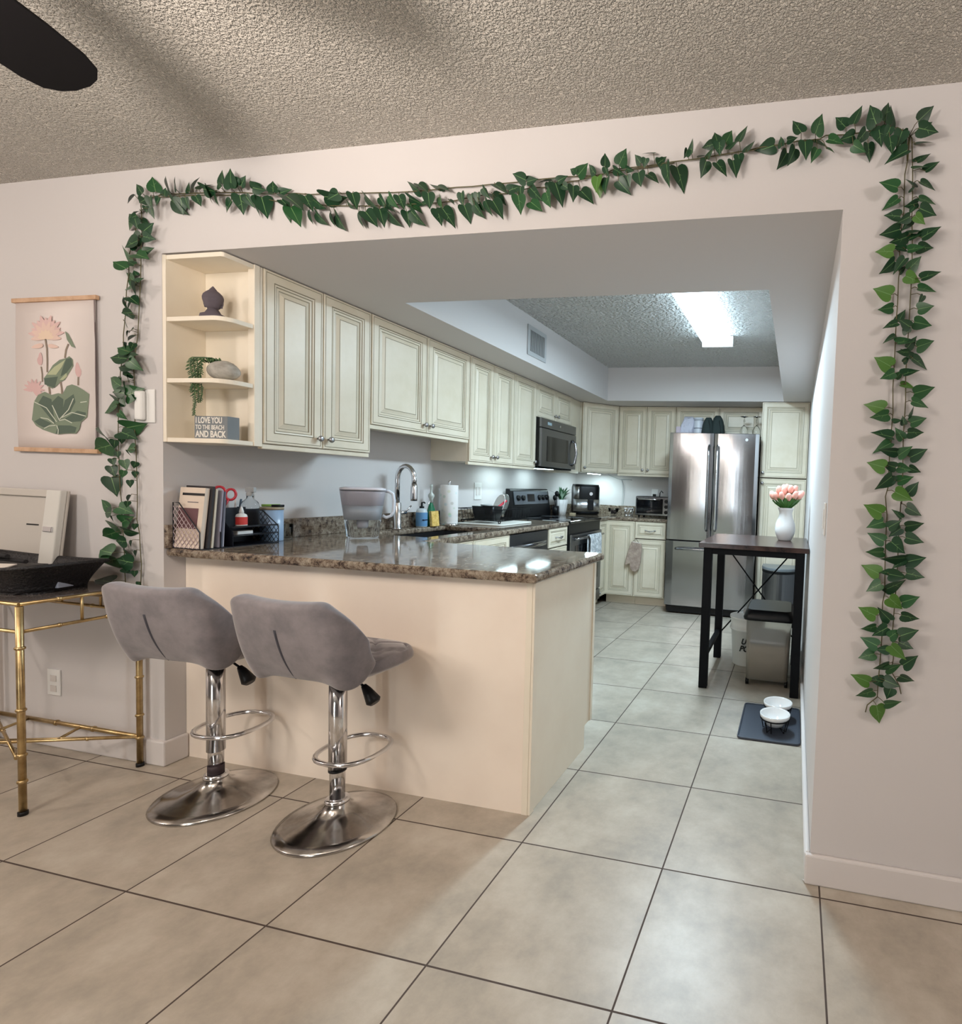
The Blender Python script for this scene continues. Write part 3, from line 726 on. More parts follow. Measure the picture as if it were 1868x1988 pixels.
printed('veins', vv, flat('printvein', 202, 208, 192, .85), .0016)

# wall plates on the left wall
t = thing('wall_remote', 'white wall plate with a remote cradle beside the left edge of the opening', 'wall plate', (-.127, 0, 1.428))
B(0, .092, -.006, -.0002, 0, .136).build('plate', M['white'], t, bevel=.002)
B(.008, .052, -.024, -.0062, .008, .128).build('remote', M['white'], t, bevel=.008)
t = thing('wall_outlet', 'white duplex wall outlet low on the left wall behind the gold console', 'outlet', (-.653, 0, .228))
B(0, .075, -.006, -.0002, 0, .115).build('plate', M['white'], t, bevel=.002)
for z in (.030, .075): B(.02, .055, -.008, -.0061, z-.014, z+.014).build('socket', flat('socket', 206, 200, 196), t, bevel=.002)
t = thing('wall_outlet', 'white double wall outlet plate above the dish rack', 'outlet', (0, 2.205, 1.085))
B(.0002, .006, 0, .10, 0, .137).build('plate', M['white'], t, bevel=.002)
for y in (.03, .07): B(.0061, .009, y-.012, y+.012, .035, .10).build('socket', flat('socket', 206, 200, 196), t)
t = thing('light_switch', 'white light switch plate on the kitchen wall near the right jamb', 'light switch', (XR, .06, 1.11))
B(-.006, -.0002, 0, .075, 0, .105).build('plate', M['white'], t, bevel=.002)
B(-.009, -.0061, .022, .052, .02, .085).build('rocker', M['white'], t, bevel=.002)
t = thing('wall_outlet', 'white outlet plate on the back wall behind the toaster oven', 'outlet', (.93, YB, 1.10))
B(0, .075, -.006, -.0002, 0, .115).build('plate', M['white'], t, bevel=.002)
B(.02, .055, -.035, -.0061, .03, .06).build('plug', M['black'], t, bevel=.004)
m = MB(); m.tube([(.40,4.262,1.365),(.47,4.262,1.335),(.57,4.262,1.305),(.585,4.262,1.20),(.585,4.258,1.05),(.585,4.24,1.016)], .0022, 6); m.tube([(.57,4.261,1.305),(.60,4.261,1.24),(.605,4.26,1.12),(.60,4.258,1.05),(.60,4.24,1.016)], .0022, 6); m.tube([(.56,4.262,1.31),(.66,4.262,1.312),(.69,4.262,1.310)], .003, 6)
tag(m.build('power_cord', flat('cord', 150, 158, 160)), 'thin pale power cords hanging on the back wall', 'cord')

# ceiling vent grille in the tray side
t = thing('air_vent', 'grey metal air vent grille on the side of the tray ceiling', 'vent', (.604, 1.885, 2.160))
m = MB().box(.0005, .008, 0, .29, 0, .03).box(.0005, .008, 0, .29, .185, .215).box(.0005, .008, 0, .03, .03, .185).box(.0005, .008, .26, .29, .03, .185); m.build('frame', flat('vent_frame', 176, 178, 180, .4), t, bevel=.002)
B(.0002, .001, .03, .26, .03, .185).build('backing', flat('vent_back', 60, 62, 66), t)
for i in range(11):
    y = .04+.0205*i; MB().box(-.003, .003, -.0008, .0008, .03, .185, Matrix.Translation((.0045, y, 0)) @ Matrix.Rotation(R(35), 4, 'Z')).build('louver', flat('vent_frame', 176, 178, 180, .4), t)

# kitchen light fixture
t = thing('ceiling_light', 'long fluorescent wraparound light fixture on the kitchen tray ceiling', 'ceiling light', (1.885, 1.91, 2.4405))
B(-.062, .062, -.60, .60, -.035, -.0005).build('housing', M['white'], t, bevel=.003)
m = MB(); m.prism([(-.112, -.036), (-.118, -.055), (-.100, -.078), (-.02, -.083), (.0, -.076), (.02, -.083), (.100, -.078), (.118, -.055), (.112, -.036)], -.605, .605, axis='y')
m.build('diffuser', emis('fluorescent_lens', (.68, .88, 1.0), 6), t)
for y in (-.62, .605): B(-.122, .122, y, y+.015, -.088, -.003).build('end_cap', M['white'], t, bevel=.003)
# under-cabinet light strips
for i, (x, y, z, sx, sy, lab) in enumerate(((.17, 2.45, 1.3715, .04, .30, 'lit strip light under the narrow cabinet left of the microwave'), (.34, 3.98, 1.3715, .05, .30, 'lit strip light under the diagonal corner cabinet'))):
    t = thing('cabinet_light', lab, 'light', (x, y, z))
    B(-sx/2, sx/2, -sy/2, sy/2, -.012, -.0005).build('housing', M['white'], t)
    B(-sx/2+.004, sx/2-.004, -sy/2+.004, sy/2-.004, -.0145, -.0122).build('lens', emis('led_lens%d' % i, (.72, .95, 1.0), 36 if i == 0 else 75), t)

# ceiling fan
fh = (.92, -1.30)
t = thing('ceiling_fan', 'dark ceiling fan with long blades at the upper left', 'ceiling fan', (fh[0], fh[1], 0))
MB().lathe([(.065,2.443),(.065,2.40),(.03,2.385),(.018,2.38)][::-1], 24).build('canopy', M['blackmetal'], t)
MB().lathe([(.014,2.28),(.014,2.39)], 12).build('downrod', M['blackmetal'], t)
MB().lathe([(.05,2.155),(.10,2.17),(.115,2.20),(.115,2.25),(.08,2.285),(.02,2.29)], 28).build('motor', M['blackmetal'], t)
MB().lathe([(.02,2.075),(.075,2.085),(.10,2.115),(.10,2.152),(.05,2.154)], 28).build('light_bowl', emis('fan_glass', (1, .84, .68), 10), t)
a0 = math.atan2(-.668-fh[1], .723-fh[0])
for i in range(5):
    a = a0 + 2*PI*i/5
    q = Matrix.Rotation(a, 4, 'Z') @ Matrix.Translation((0, 0, 2.20)) @ Matrix.Rotation(R(-24), 4, 'X')
    P = [(.16,-.05),(.30,-.072),(.50,-.08),(.585,-.078),(.625,-.068),(.648,-.045),(.658,-.018),(.658,.018),(.648,.045),(.625,.068),(.585,.078),(.50,.08),(.30,.072),(.16,.05)]
    o = MB().prism(P, -.004, .004, mtx=q).build('blade', M['bladewood'], t, bevel=.002)
    MB().box(.10, .20, -.018, .018, -.010, -.0045, q).build('bracket', M['blackmetal'], o)

# ---------------------------------------------------------------- shelf ornaments
t = thing('head_sculpture', 'grey stone head bust ornament on the upper corner shelf', 'sculpture', (.165, .070, 1.8555), R(25))
t.scale = (.72, .72, .84)
st_ = bump(mat('grey_stone', srgb(92, 84, 92), .85), 120, .3)
m = MB()
def hd(u, v):
    a = 2*PI*u; z = v
    prof = [(.004,0),(.022,.03),(.034,.12),(.043,.30),(.049,.48),(.050,.60),(.045,.74),(.034,.85),(.020,.95),(.011,1.06),(.002,1.16)]
    for (r0,z0),(r1,z1) in zip(prof[:-1], prof[1:]):
        if z0 <= z <= z1: r = r0+(r1-r0)*(z-z0)/(z1-z0); break
    x = r*math.cos(a); y = r*.86*math.sin(a)
    if y < 0:
        f = max(0, 1-abs(x)/.012)
        if .28 < z < .58: y -= .007*f*(1-abs(z-.36)/.22 if z > .36 else (z-.28)/.08)
        if .20 < z < .28: y -= .004*max(0, 1-abs(x)/.016)
        for ex in (-.017, .017):
            if abs(z-.50) < .05 and abs(x-ex) < .011: y += .0035
    return Vector((x, y, .052+.098*z))
m.grid(lambda u, v: hd(u, min(v*1.16, 1.1599)), 36, 40, closeu=True); m.build('head', st_, t)
MB().ball((0,0,.146), .014, .014, .009).build('topknot', st_, t)
for s in (-1, 1): MB().ball((.045*s, .004, .092), .004, .007, .020).ball((.040*s, .004, .070), .005, .007, .007).build('ear', st_, t)
loft(MB(), [(.118,.080,.02,0,0,0),(.108,.07,.02,.028,0,0),(.072,.05,.018,.036,0,0),(.045,.040,.018,.058,0,0)]).build('base', st_, t)

t = thing('succulent_planter', 'grey pebble planter with a trailing green succulent on the lower middle shelf', 'plant', (.205, .075, 1.6105))
m = MB(); m.ball((.008,0,.043), .068, .046, .040, 22); o = m.build('stone_pot', bump(noise_tint(mat('pebble', srgb(168,164,156), .8), srgb(148,144,136), srgb(182,178,170), 30), 90, .3), t)
for v in o.data.vertices:
    v.co.z = max(v.co.z, .0002)
    if v.co.x > .03: v.co.z *= 1-.25*min(1, (v.co.x-.03)/.06)
gm = [flat('succ1', 58, 92, 56, .5), flat('succ2', 84, 118, 70, .5)]
random.seed(11)
m = MB()
for k in range(4):
    x0 = -.072+.008*k; y0 = -.050+.006*k; n = 34 if k == 1 else (26 if k else 20)
    P = [(x0+.05, -.0, .078), (x0+.02, y0*.6, .092), (x0+.0, y0-.012, .085)]
    for i in range(n): P.append((x0-.004*math.sin(i*.4+k), y0-.014-.002*math.sin(i*.3), .08-.0068*i))
    m.mi = 0; m.tube(P, .0016, 5)
    for i in range(2, len(P)):
        for s in (-1, 1):
            p = Vector(P[i]); d = Vector((s*(.012+.006*random.random()), -.004+.01*(random.random()-.5), -.006-.006*random.random())); d *= (1 if i < n*.75 else .6)
            m.mi = random.randint(0, 1); m.tube([p, p+d*.5, p+d], .002, 5, rs=[.0012,.0022,.0006])
for i in range(60):
    a = random.random()*6.3; r = .045*random.random(); p = Vector((-.040+r*1.2*math.cos(a), -.01+r*.6*math.sin(a), .072+.008*random.random())); m.mi = random.randint(0, 1)
    d = Vector((random.uniform(-.012,.012), random.uniform(-.012,.004), .012)); m.tube([p, p+d*.5, p+d], .002, 5, rs=[.0015,.003,.0008])
m.build('succulent', gm, t, weld=False)

t = thing('word_sign', 'grey box sign with white beach lettering on the bottom corner shelf', 'sign', (.124, .028, 1.3705), R(2))
B(0, .160, 0, .050, 0, .092).build('block', flat('sign_grey', 118, 124, 128, .7), t, bevel=.001)
for txt, z, s, sx in (('I LOVE YOU', .064, .0335, .72), ('TO THE BEACH', .0385, .0250, .80), ('AND BACK', .007, .0365, .79)):
    text_obj('lettering', txt, s, flat('sign_letter', 226, 222, 214, .7), t, loc=(.006, -.0006, z), sx=sx, extr=.0004, bold=.0006 if txt[0] == 'T' else .0011)

# ---------------------------------------------------------------- desk organiser on the bar end
mesh_m = mat('black_mesh_metal', srgb(28, 30, 38), .4, .3)
t = thing('desk_organizer', 'black lattice metal desk organiser with file slots and letter trays on the bar end', 'organizer', (.022, .020, .9155), 0)
# local: x = across (toward bar end), y = into kitchen
def lattice(m, o, du, dv, nu, nv, w, h, clip=None, r=.0016):
    o = Vector(o); du = Vector(du); dv = Vector(dv)
    for i in range(nu):
        for j in range(nv):
            cu = (i+.5)/nu*w; cv = (j+.5)/nv*h
            for a, b, c, d in ((0,-.5,.5,0), (.5,0,0,.5), (0,.5,-.5,0), (-.5,0,0,-.5)):
                p = (cu+a*w/nu, cv+b*h/nv); q = (cu+c*w/nu, cv+d*h/nv)
                if clip and not (clip(*p) and clip(*q)): continue
                m.tube([o+du*p[0]+dv*p[1], o+du*q[0]+dv*q[1]], r, 4, cap=False)
clipf = lambda u, v: v < .185 - max(0, u-.03)*1.05
m = MB(); lattice(m, (0,0,0), (1,0,0), (0,0,1), 6, 7, .135, .19, clipf)
m.build('lattice_side', flat('lattice_lit', 186, 168, 170, .5), t, weld=False)  # light on the front face is put into this paler colour; other mesh stays black
m = MB()
def sheet(m, P, y): m.face([m.bm.verts.new((p[0], y, p[1])) for p in P])
for y in (0.0,): m.tube([(0,y,0),(.138,y,0),(.138,y,.07),(.03,y,.19),(0,y,.19)], .0024, 6, closed=True)
m.build('slot_frame', mesh_m, t)
for y in (.075, .125): 
    m = MB(); sheet(m, [(0,0),(.15,0),(.15,.065),(.045,.17),(0,.17)], y); o = m.build('divider', mesh_m, t); so = o.modifiers.new('s','SOLIDIFY'); so.thickness = .0016
B(0, .15, -.002, .335, 0, .0025).build('base_tray', mesh_m, t)
m = MB()
for z in (.045, .082): m.box(0, .15, .127, .335, z, z+.0018); m.tube([(.151,.127,z+.006),(.151,.335,z+.006)], .002, 6)
m.box(0, .0016, .127, .335, 0, .15)
m.build('letter_trays', mesh_m, t)
m = MB(); lattice(m, (0,.335,0), (1,0,0), (0,0,1), 6, 5, .15, .145, lambda u, v: v < .15-max(0, u-.06)*.75); m.tube([(0,.335,0),(.151,.335,0),(.151,.335,.08),(.06,.335,.148),(0,.335,.148)], .0024, 6, closed=True)
m.build('end_lattice', mesh_m, t, weld=False)
m = MB(); m.box(.002, .055, .135, .1364, .0843, .165).box(.002, .055, .262, .2634, .0843, .165).box(.0536, .055, .1364, .262, .0843, .165); m.build('pen_cup', mesh_m, t)
OX, OY, OZ = .022, .020, .9155
mags = [((.012, .022, .255, .13), (216, 200, 184), 'thick cream booklet with a dark header at the front of the organiser', 10), ((.036, .012, .262, .14), (48, 44, 46), 'tall black folder behind the cream booklet', 9), ((.052, .010, .25, .14), (206, 196, 178), 'cream paper magazine in the middle of the file slots', 8), ((.080, .008, .245, .14), (150, 146, 160), 'lilac grey magazine in the rear file slot', 7), ((.092, .008, .24, .14), (96, 98, 112), 'slate grey folder in the rear file slot', 6), ((.106, .006, .235, .13), (182, 178, 186), 'pale grey envelope at the back of the file slots', 4)]
for (y, th, h, w), c, lab, ang in mags:
    q = Matrix.Rotation(R(-ang*.6), 4, 'X')
    o = MB().box(.004, .004+w, 0, th*.8, .0, h-.004, q).build('magazine', flat('mag%d' % c[2], *c, .8)); o.location = (OX, OY+y-.012, OZ+.004); tag(o, lab, 'magazine', 'papers in the desk organiser')
    if y < .02:
        MB().box(.020, .134, -.0015, -.0003, .218, .228, q).build('header_bar', M['black'], o); MB().box(.006, .110, -.0012, -.0003, .08, .165, q).build('cover_photo', flat('maroon', 104, 70, 74, .7), o); MB().box(.05, .105, -.0013, -.0003, .188, .192, q).build('text_line', flat('grey_ink', 120, 112, 112), o)
# scissors and pens
t = thing('scissors', 'red-handled scissors standing in the organiser pen cup', 'scissors', (OX+.035, OY+.165, OZ+.108))
q = Matrix.Rotation(R(-8), 4, 'X') @ Matrix.Rotation(PI/2-R(35), 4, 'Z')
for s, ra in ((-1, .030), (1, .024)):
    P = [q @ Vector((s*.020+s*ra*.75*math.cos(a)*1.0, 0, .118+ra*math.sin(a))) for a in [2*PI*i/16 for i in range(16)]]
    mm = MB().tube(P, .0055, 8, closed=True).tube([q @ Vector((s*.014,0,.095)), q @ Vector((0,0,.055))], .006, 8); mm.build('handle', flat('red_plastic', 186, 40, 52, .35), t)
    MB().tube([q @ Vector((0,.001*s,.058)), q @ Vector((-s*.006,.001*s,.002))], .003, 6).build('blade', M['chrome'], t)
for i, (x, y, a, b, c, lab) in enumerate(((.020,.205,8,-4,(220,220,222),'white marker pen leaning in the organiser pen cup'), (.035,.225,14,-6,(222,222,224),'white-barrelled marker with a teal cap in the pen cup'), (.025,.245,20,-2,(52,76,96),'dark blue pen leaning out of the pen cup'), (.045,.160,4,8,(34,34,40),'black pen beside the scissors in the pen cup'))):
    o = MB().lathe([(.002,0),(.0045,.01),(.0045,.115),(.003,.118)], 10).build('pen', flat('pen%d' % i, *c, .4)); o.location = (OX+x, OY+y, OZ+.0845); o.rotation_euler = (R(-a*.5), R(b), 0); tag(o, lab, 'pen', 'pens in the pen cup')
t = thing('glue_bottle', 'small white glue bottle with a red label on the organiser tray', 'bottle', (OX+.115, OY+.190, OZ+.0845))
MB().lathe([(.020,0),(.0215,.003),(.0215,.044),(.019,.052),(.009,.058)], 22).build('body', M['white'], t)
MB().lathe([(.0219,.008),(.0219,.042)], 22, cap=False).build('label', flat('red_label', 206, 62, 58, .5), t)
MB().lathe([(.009,.058),(.009,.066),(.004,.085),(.002,.088)], 14).build('cap', M['white'], t)
t = thing('spray_bottle', 'clear empty spray bottle standing behind the glue bottle', 'bottle', (OX+.075, OY+.262, OZ+.0845))
MB().lathe([(.034,0),(.036,.004),(.036,.085),(.030,.105),(.014,.120),(.0125,.135)], 24).build('body', M['glass'], t)
MB().lathe([(.015,.132),(.015,.148),(.010,.152)], 16).box(-.02, .028, -.007, .007, .150, .172).tube([(.018,0,.152),(.024,0,.132),(.020,0,.118)], .003, 6).build('trigger_head', flat('clear_grey', 168, 172, 174, .3), t, bevel=.002)
flatbox('eraser', 'white block eraser on the lower letter tray', 'eraser', (OX+.11, OY+.20, OZ+.0472), (.030, .07, .018), M['white'])
t = thing('tin_can', 'light blue round storage tin with a lid behind the organiser', 'can', (.074, .408, .9155))
MB().lathe([(.046,0),(.047,.002),(.047,.150)], 28).build('body', flat('tin_blue', 148, 172, 200, .3), t)
MB().lathe([(.0485,.150),(.0485,.160),(.046,.162)], 28).build('lid', flat('tin_gold', 150, 136, 112, .4), t)
o = MB().lathe([(.006,0),(.006,.075)], 10).build('marker', flat('lime', 128, 168, 74, .4)); o.location = (.045, .382, .9155+.169); o.rotation_euler = (R(-90), 0, R(-25)); tag(o, 'green marker lying on the lid of the blue tin', 'marker')
o = MB().lathe([(.006,0),(.006,.05)], 10).build('marker', M['black']); o.location = (.096, .388, .9155+.169); o.rotation_euler = (R(-90), 0, R(-25)); tag(o, 'black marker lying on the lid of the blue tin', 'marker')
t = thing('drinking_glass', 'small clear glass on the worktop beside the blue tin', 'glass', (.060, .498, .9155))
MB().lathe([(.024,0),(.026,.0),(.030,.075),(.0285,.075),(.0245,.006),(.001,.006)], 22, cap=False).build('cup', M['glass'], t)

# water pitcher
t = thing('water_pitcher', 'clear filter water pitcher with white reservoir on the breakfast bar', 'pitcher', (.262, .765, .9155), R(38))
secs = [(.150,.098,.040,.0,0,0),(.156,.102,.045,.01,0,0),(.175,.118,.05,.10,0,0),(.208,.130,.05,.22,0,0),(.215,.134,.05,.252,0,0)]
m = MB(); loft(m, secs); m.build('jug', glass('pitcher_clear', (.84,.87,.90,1), .03, 1.3), t)
m = MB(); loft(m, [(.165,.108,.045,.094,0,0),(.184,.118,.05,.17,0,0)]); m.build('lower_reservoir', flat('res_grey', 196, 200, 206, .3), t)
m = MB(); loft(m, [(.1845,.1185,.05,.171,0,0),(.201,.125,.05,.236,0,0),(.203,.128,.05,.247,0,0)]); m.build('reservoir', flat('res_white', 226, 220, 228, .3), t)
m = MB(); loft(m, [(.217,.136,.05,.2525,0,0),(.214,.134,.05,.262,0,0),(.17,.10,.04,.268,0,0)]); m.build('lid', flat('res_lid', 220, 218, 226, .3), t)
MB().lathe([(.022,.05),(.026,.06),(.028,.093)], 18).build('filter', flat('filt', 206, 206, 212, .4), t)
MB().tube([(.104,0,.25),(.122,0,.248),(.142,0,.235),(.148,0,.20),(.146,0,.14),(.134,0,.115),(.112,0,.105),(.092,0,.115)], .009, 10).build('handle', flat('pit_handle', 214, 222, 234, .2), t)

# soap, dish soap, sponge, paper towel
t = thing('soap_dispenser', 'clear pump bottle with a blue label behind the sink', 'bottle', (.085, 1.47, .9155))
MB().lathe([(.034,0),(.036,.004),(.036,.10),(.030,.118),(.014,.126)], 24).build('body', flat('soap_clear', 196, 206, 210, .15), t)
MB().lathe([(.0365,.006),(.0365,.098)], 24, cap=False).build('label', flat('soap_blue', 96, 146, 190, .4), t)
B(-.0, .0375, -.026, .012, .045, .052).build('label_mark', flat('navy', 30, 40, 70), t)
MB().lathe([(.015,.126),(.015,.138),(.006,.140),(.005,.165)], 14).tube([(0,0,.163),(.022,-.006,.166),(.030,-.008,.160)], .0045, 8).build('pump', M['black'], t)
t = thing('dish_soap_bottle', 'green dish soap bottle in a clear holder right of the blue pump bottle', 'bottle', (.070, 1.585, .9155))
MB().lathe([(.032,0),(.036,.004),(.037,.07),(.030,.12),(.013,.152),(.011,.16)], 24, sy=1, sx=.7).build('body', flat('soap_green', 26, 106, 72, .2), t)
MB().lathe([(.011,.16),(.012,.185),(.020,.20),(.020,.214),(.008,.23),(.006,.262),(.010,.268),(.009,.285)], 16).build('cap', flat('capclear', 186, 192, 186, .3), t)
MB().tube([(.0,-.045,.0),(0,-.046,.10),(0,-.02,.165),(0,.0,.178),(0,.02,.165),(0,.046,.10),(0,.045,.0)], .0022, 6).build('wire_holder', M['chrome'], t)
o = B(-.012, .012, -.033, .033, 0, .105).build('sponge', bump(noise_tint(mat('sponge_yellow', srgb(224,188,104), .95), srgb(206,166,80), srgb(236,204,126), 60), 200, .8), bevel=.004); o.location = (.128, 1.548, .9155); o.rotation_euler = (0, R(-6), R(-8)); tag(o, 'yellow sponge standing in front of the green soap bottle', 'sponge')
t = thing('paper_towel_roll', 'printed paper towel roll on a chrome upright holder', 'paper towel', (.105, 1.735, .9155))
MB().lathe([(.075,0),(.075,.008),(.01,.010)], 28).build('holder_base', M['chrome'], t)
pm = mat('printed_paper', srgb(232,230,226), .9)
n, l, b = nodes(pm); tc = n.new('ShaderNodeTexCoord'); vo = n.new('ShaderNodeTexVoronoi'); vo.inputs['Scale'].default_value = 26; cr = n.new('ShaderNodeValToRGB')
cr.color_ramp.elements[0].position = .20; cr.color_ramp.elements[0].color = (1,1,1,1); cr.color_ramp.elements[1].position = .36; cr.color_ramp.elements[1].color = (0,0,0,1)
hs = n.new('ShaderNodeMix'); hs.data_type = 'RGBA'; hs.inputs['Factor'].default_value = .55; hs.inputs[6].default_value = srgb(150,180,160)
m2 = n.new('ShaderNodeMix'); m2.data_type = 'RGBA'; m2.inputs[6].default_value = srgb(232,230,228)
mm_ = n.new('ShaderNodeMath'); mm_.operation = 'MULTIPLY'; mm_.inputs[1].default_value = .38
l.new(tc.outputs['Object'], vo.inputs['Vector']); l.new(vo.outputs['Distance'], cr.inputs['Fac']); l.new(vo.outputs['Color'], hs.inputs[7]); l.new(cr.outputs['Color'], mm_.inputs[0]); l.new(mm_.outputs[0], m2.inputs['Factor']); l.new(hs.outputs[2], m2.inputs[7]); l.new(m2.outputs[2], b.inputs['Base Color'])
MB().lathe([(.058,.0105),(.060,.014),(.060,.282),(.058,.285),(.018,.285)], 32).build('paper_roll', pm, t)
MB().lathe([(.006,.2855),(.006,.296),(.011,.302),(.011,.310),(.004,.316)], 14).build('finial', M['chrome'], t)

# drying mat, rack, contents
o = MB().prism(rr(.38, .50, .05), 0, .010, mtx=Matrix.Translation((.280, 2.07, .9155))).build('drying_mat', flat('mat_white', 214, 214, 208, .8), bevel=.004); tag(o, 'off-white dish drying mat on the worktop', 'mat')
t = thing('dish_rack', 'black wire dish rack standing on the white drying mat', 'dish rack', (.095, 1.86, .926))
m = MB(); DW_, DL = .34, .50
for z in (.105,): m.tube([(0,0,z),(DW_,0,z),(DW_,DL,z),(0,DL,z)], .0035, 6, closed=True)
m.tube([(.015,.015,.02),(DW_-.015,.015,.02),(DW_-.015,DL-.015,.02),(.015,DL-.015,.02)], .003, 6, closed=True)
for i in range(12):
    y = .03+.04*i; m.tube([(0,y,.105),(.015,y,.02),(DW_-.015,y,.02),(DW_,y,.105)], .0016, 5)
for i in range(7):
    x = .03+.045*i; m.tube([(x,0,.105),(x,.015,.02)], .0016, 5); m.tube([(x,DL,.105),(x,DL-.015,.02)], .0016, 5)
m.build('wire_basket', M['blackmetal'], t)
for x in (.02, DW_-.02):
    for y in (.03, DL-.03): MB().tube([(x,y-.015,.018),(x,y-.01,.004),(x,y+.01,.004),(x,y+.015,.018)], .004, 6).build('foot', M['blackmetal'], t)
t = thing('utensil_bin', 'square black tub sitting in the front of the dish rack', 'container', (.27, 1.965, .951))
m = MB(); loft(m, [(.155,.12,.02,0,0,0),(.185,.150,.02,.10,0,0)]); bmesh.ops.delete(m.bm, geom=[f for f in m.bm.faces if len(f.verts) > 4 and f.calc_center_median().z > .05], context='FACES'); o = m.build('shell', M['black'], t); so = o.modifiers.new('s','SOLIDIFY'); so.thickness = .003
o = MB().tube([(0,0,0),(.02,.11,.055),(.028,.165,.083)], .008, 10, rs=[.007,.009,.010]).build('spatula', flat('red_handle', 196, 46, 66, .4)); o.location = (.27, 2.02, 1.005); tag(o, 'red-handled utensil leaning out of the dish rack', 'utensil')
o = MB().lathe([(.03,0),(.032,.002),(.044,.10),(.042,.10),(.031,.005)], 22).build('plastic_tub', flat('tub_grey', 190, 194, 194, .4)); o.location = (.16, 2.13, .956); tag(o, 'pale grey cup turned in the rear of the dish rack', 'cup')
def plate(r): return MB().lathe([(.002,0),(r*.6,.002),(r,.014),(r-.004,.017),(r*.6,.006),(.002,.005)], 30)
for i, (y, z, lab) in enumerate(((2.20, 1.045, 'white plate standing upright near the middle of the dish rack'), (2.26, 1.045, 'grey plate standing upright at the rear of the dish rack'))):
    o = plate(.094).build('plate', M['ceramic'] if i == 0 else flat('plate_grey', 120, 122, 118, .4)); o.location = (.24, y, z); o.rotation_euler = (R(72), 0, R(-35)); tag(o, lab, 'plate', 'plates in the dish rack')

# plant and utensils by range
t = thing('potted_plant', 'small green leafy plant in a fluted white pot beside the range', 'plant', (.165, 3.520, .9155))
m = MB()
def fl_(u, v): a = 2*PI*u; r = (.046+.022*v)*(1+.03*math.cos(14*a)); return Vector((r*math.cos(a), r*math.sin(a), .001+.158*v))
m.grid(fl_, 84, 4, closeu=True); m.face([m.bm.verts.new((.046*math.cos(2*PI*i/24), .046*math.sin(2*PI*i/24), .001)) for i in range(24)]); o = m.build('pot', M['ceramic'], t); so = o.modifiers.new('s','SOLIDIFY'); so.thickness = .004
MB().lathe([(.060,.145),(.058,.15)], 20).build('soil', flat('soil', 46, 36, 30, .9), t)
random.seed(5); m = MB()
for i in range(22):
    a = random.random()*6.28; L = .08+.085*random.random(); o_ = random.uniform(.2, 1.0); w = .010+.006*random.random()
    P = []
    for k in range(7):
        s = k/6; rr_ = .02+o_*L*s*s; z = .15+L*(s-.35*o_*s*s); P.append((Vector((rr_*math.cos(a), rr_*math.sin(a), z)), w*math.sin(PI*min(1, .12+.88*s))**.8))
    tv = Vector((-math.sin(a), math.cos(a), 0)); m.mi = i % 3
    for (p, w0), (q, w1) in zip(P[:-1], P[1:]): m.face([m.bm.verts.new(p-tv*w0), m.bm.verts.new(p+tv*w0), m.bm.verts.new(q+tv*w1), m.bm.verts.new(q-tv*w1)], True)
m.build('leaves', [flat('lf1', 92, 138, 100, .4), flat('lf2', 168, 200, 176, .4), flat('lf3', 60, 104, 70, .4)], t)
t = thing('cooking_utensil', 'black ladles standing behind the range beside the white plant pot', 'utensil', (.145, 3.430, .9185))
MB().lathe([(.032,0),(.034,.09),(.032,.09),(.030,.004)], 18).build('holder', M['black'], t)
MB().tube([(0,0,.01),(.004,.006,.19)], .005, 8).ball((.006,.008,.215), .024, .014, .030, 12).tube([(0,0,.01),(.0,-.02,.15)], .005, 8).ball((.0,-.026,.175), .022, .012, .028, 12).build('spoons', M['black'], t)
flatbox('jar_lid', 'small pale wooden lid on the worktop in front of the air fryer', 'lid', (.235, 3.66, .9155), (.05, .05, .018), flat('palewood', 206, 190, 158, .6))
# bowls on the back counter
t = thing('glass_bowl', 'clear glass bowl with dark fruit on the back worktop', 'bowl', (.565, 4.02, .9155))
MB().lathe([(.030,0),(.034,.002),(.066,.075),(.064,.075),(.030,.006)], 24, cap=False).build('bowl', M['glass'], t)
for i, (x, y) in enumerate(((-.018,.0),(.018,.004),(.0,.022))):
    o = MB().ball((0,0,0), .018, .018, .018, 12).build('fruit', flat('plum', 40, 26, 34, .3)); o.location = (.565+x, 4.02+y, .9415); tag(o, 'small dark round fruit in the clear glass bowl', 'fruit', 'fruit in the glass bowl')
t = thing('wire_stand', 'silver twisted wire basket beside the toaster oven', 'basket', (.735, 4.05, .9155))
m = MB()
for i in range(9):
    a = 2*PI*i/9; m.tube([(.045*math.cos(a), .045*math.sin(a), .0), (.058*math.cos(a+.9), .058*math.sin(a+.9), .08)], .0022, 6); m.tube([(.045*math.cos(a), .045*math.sin(a), .0), (.058*math.cos(a-.9), .058*math.sin(a-.9), .08)], .0022, 6)
m.tube([(.058*math.cos(2*PI*i/24), .058*math.sin(2*PI*i/24), .08) for i in range(24)], .003, 6, closed=True); m.tube([(.045*math.cos(2*PI*i/24), .045*math.sin(2*PI*i/24), .003) for i in range(24)], .003, 6, closed=True)
m.build('wires', M['chrome'], t)
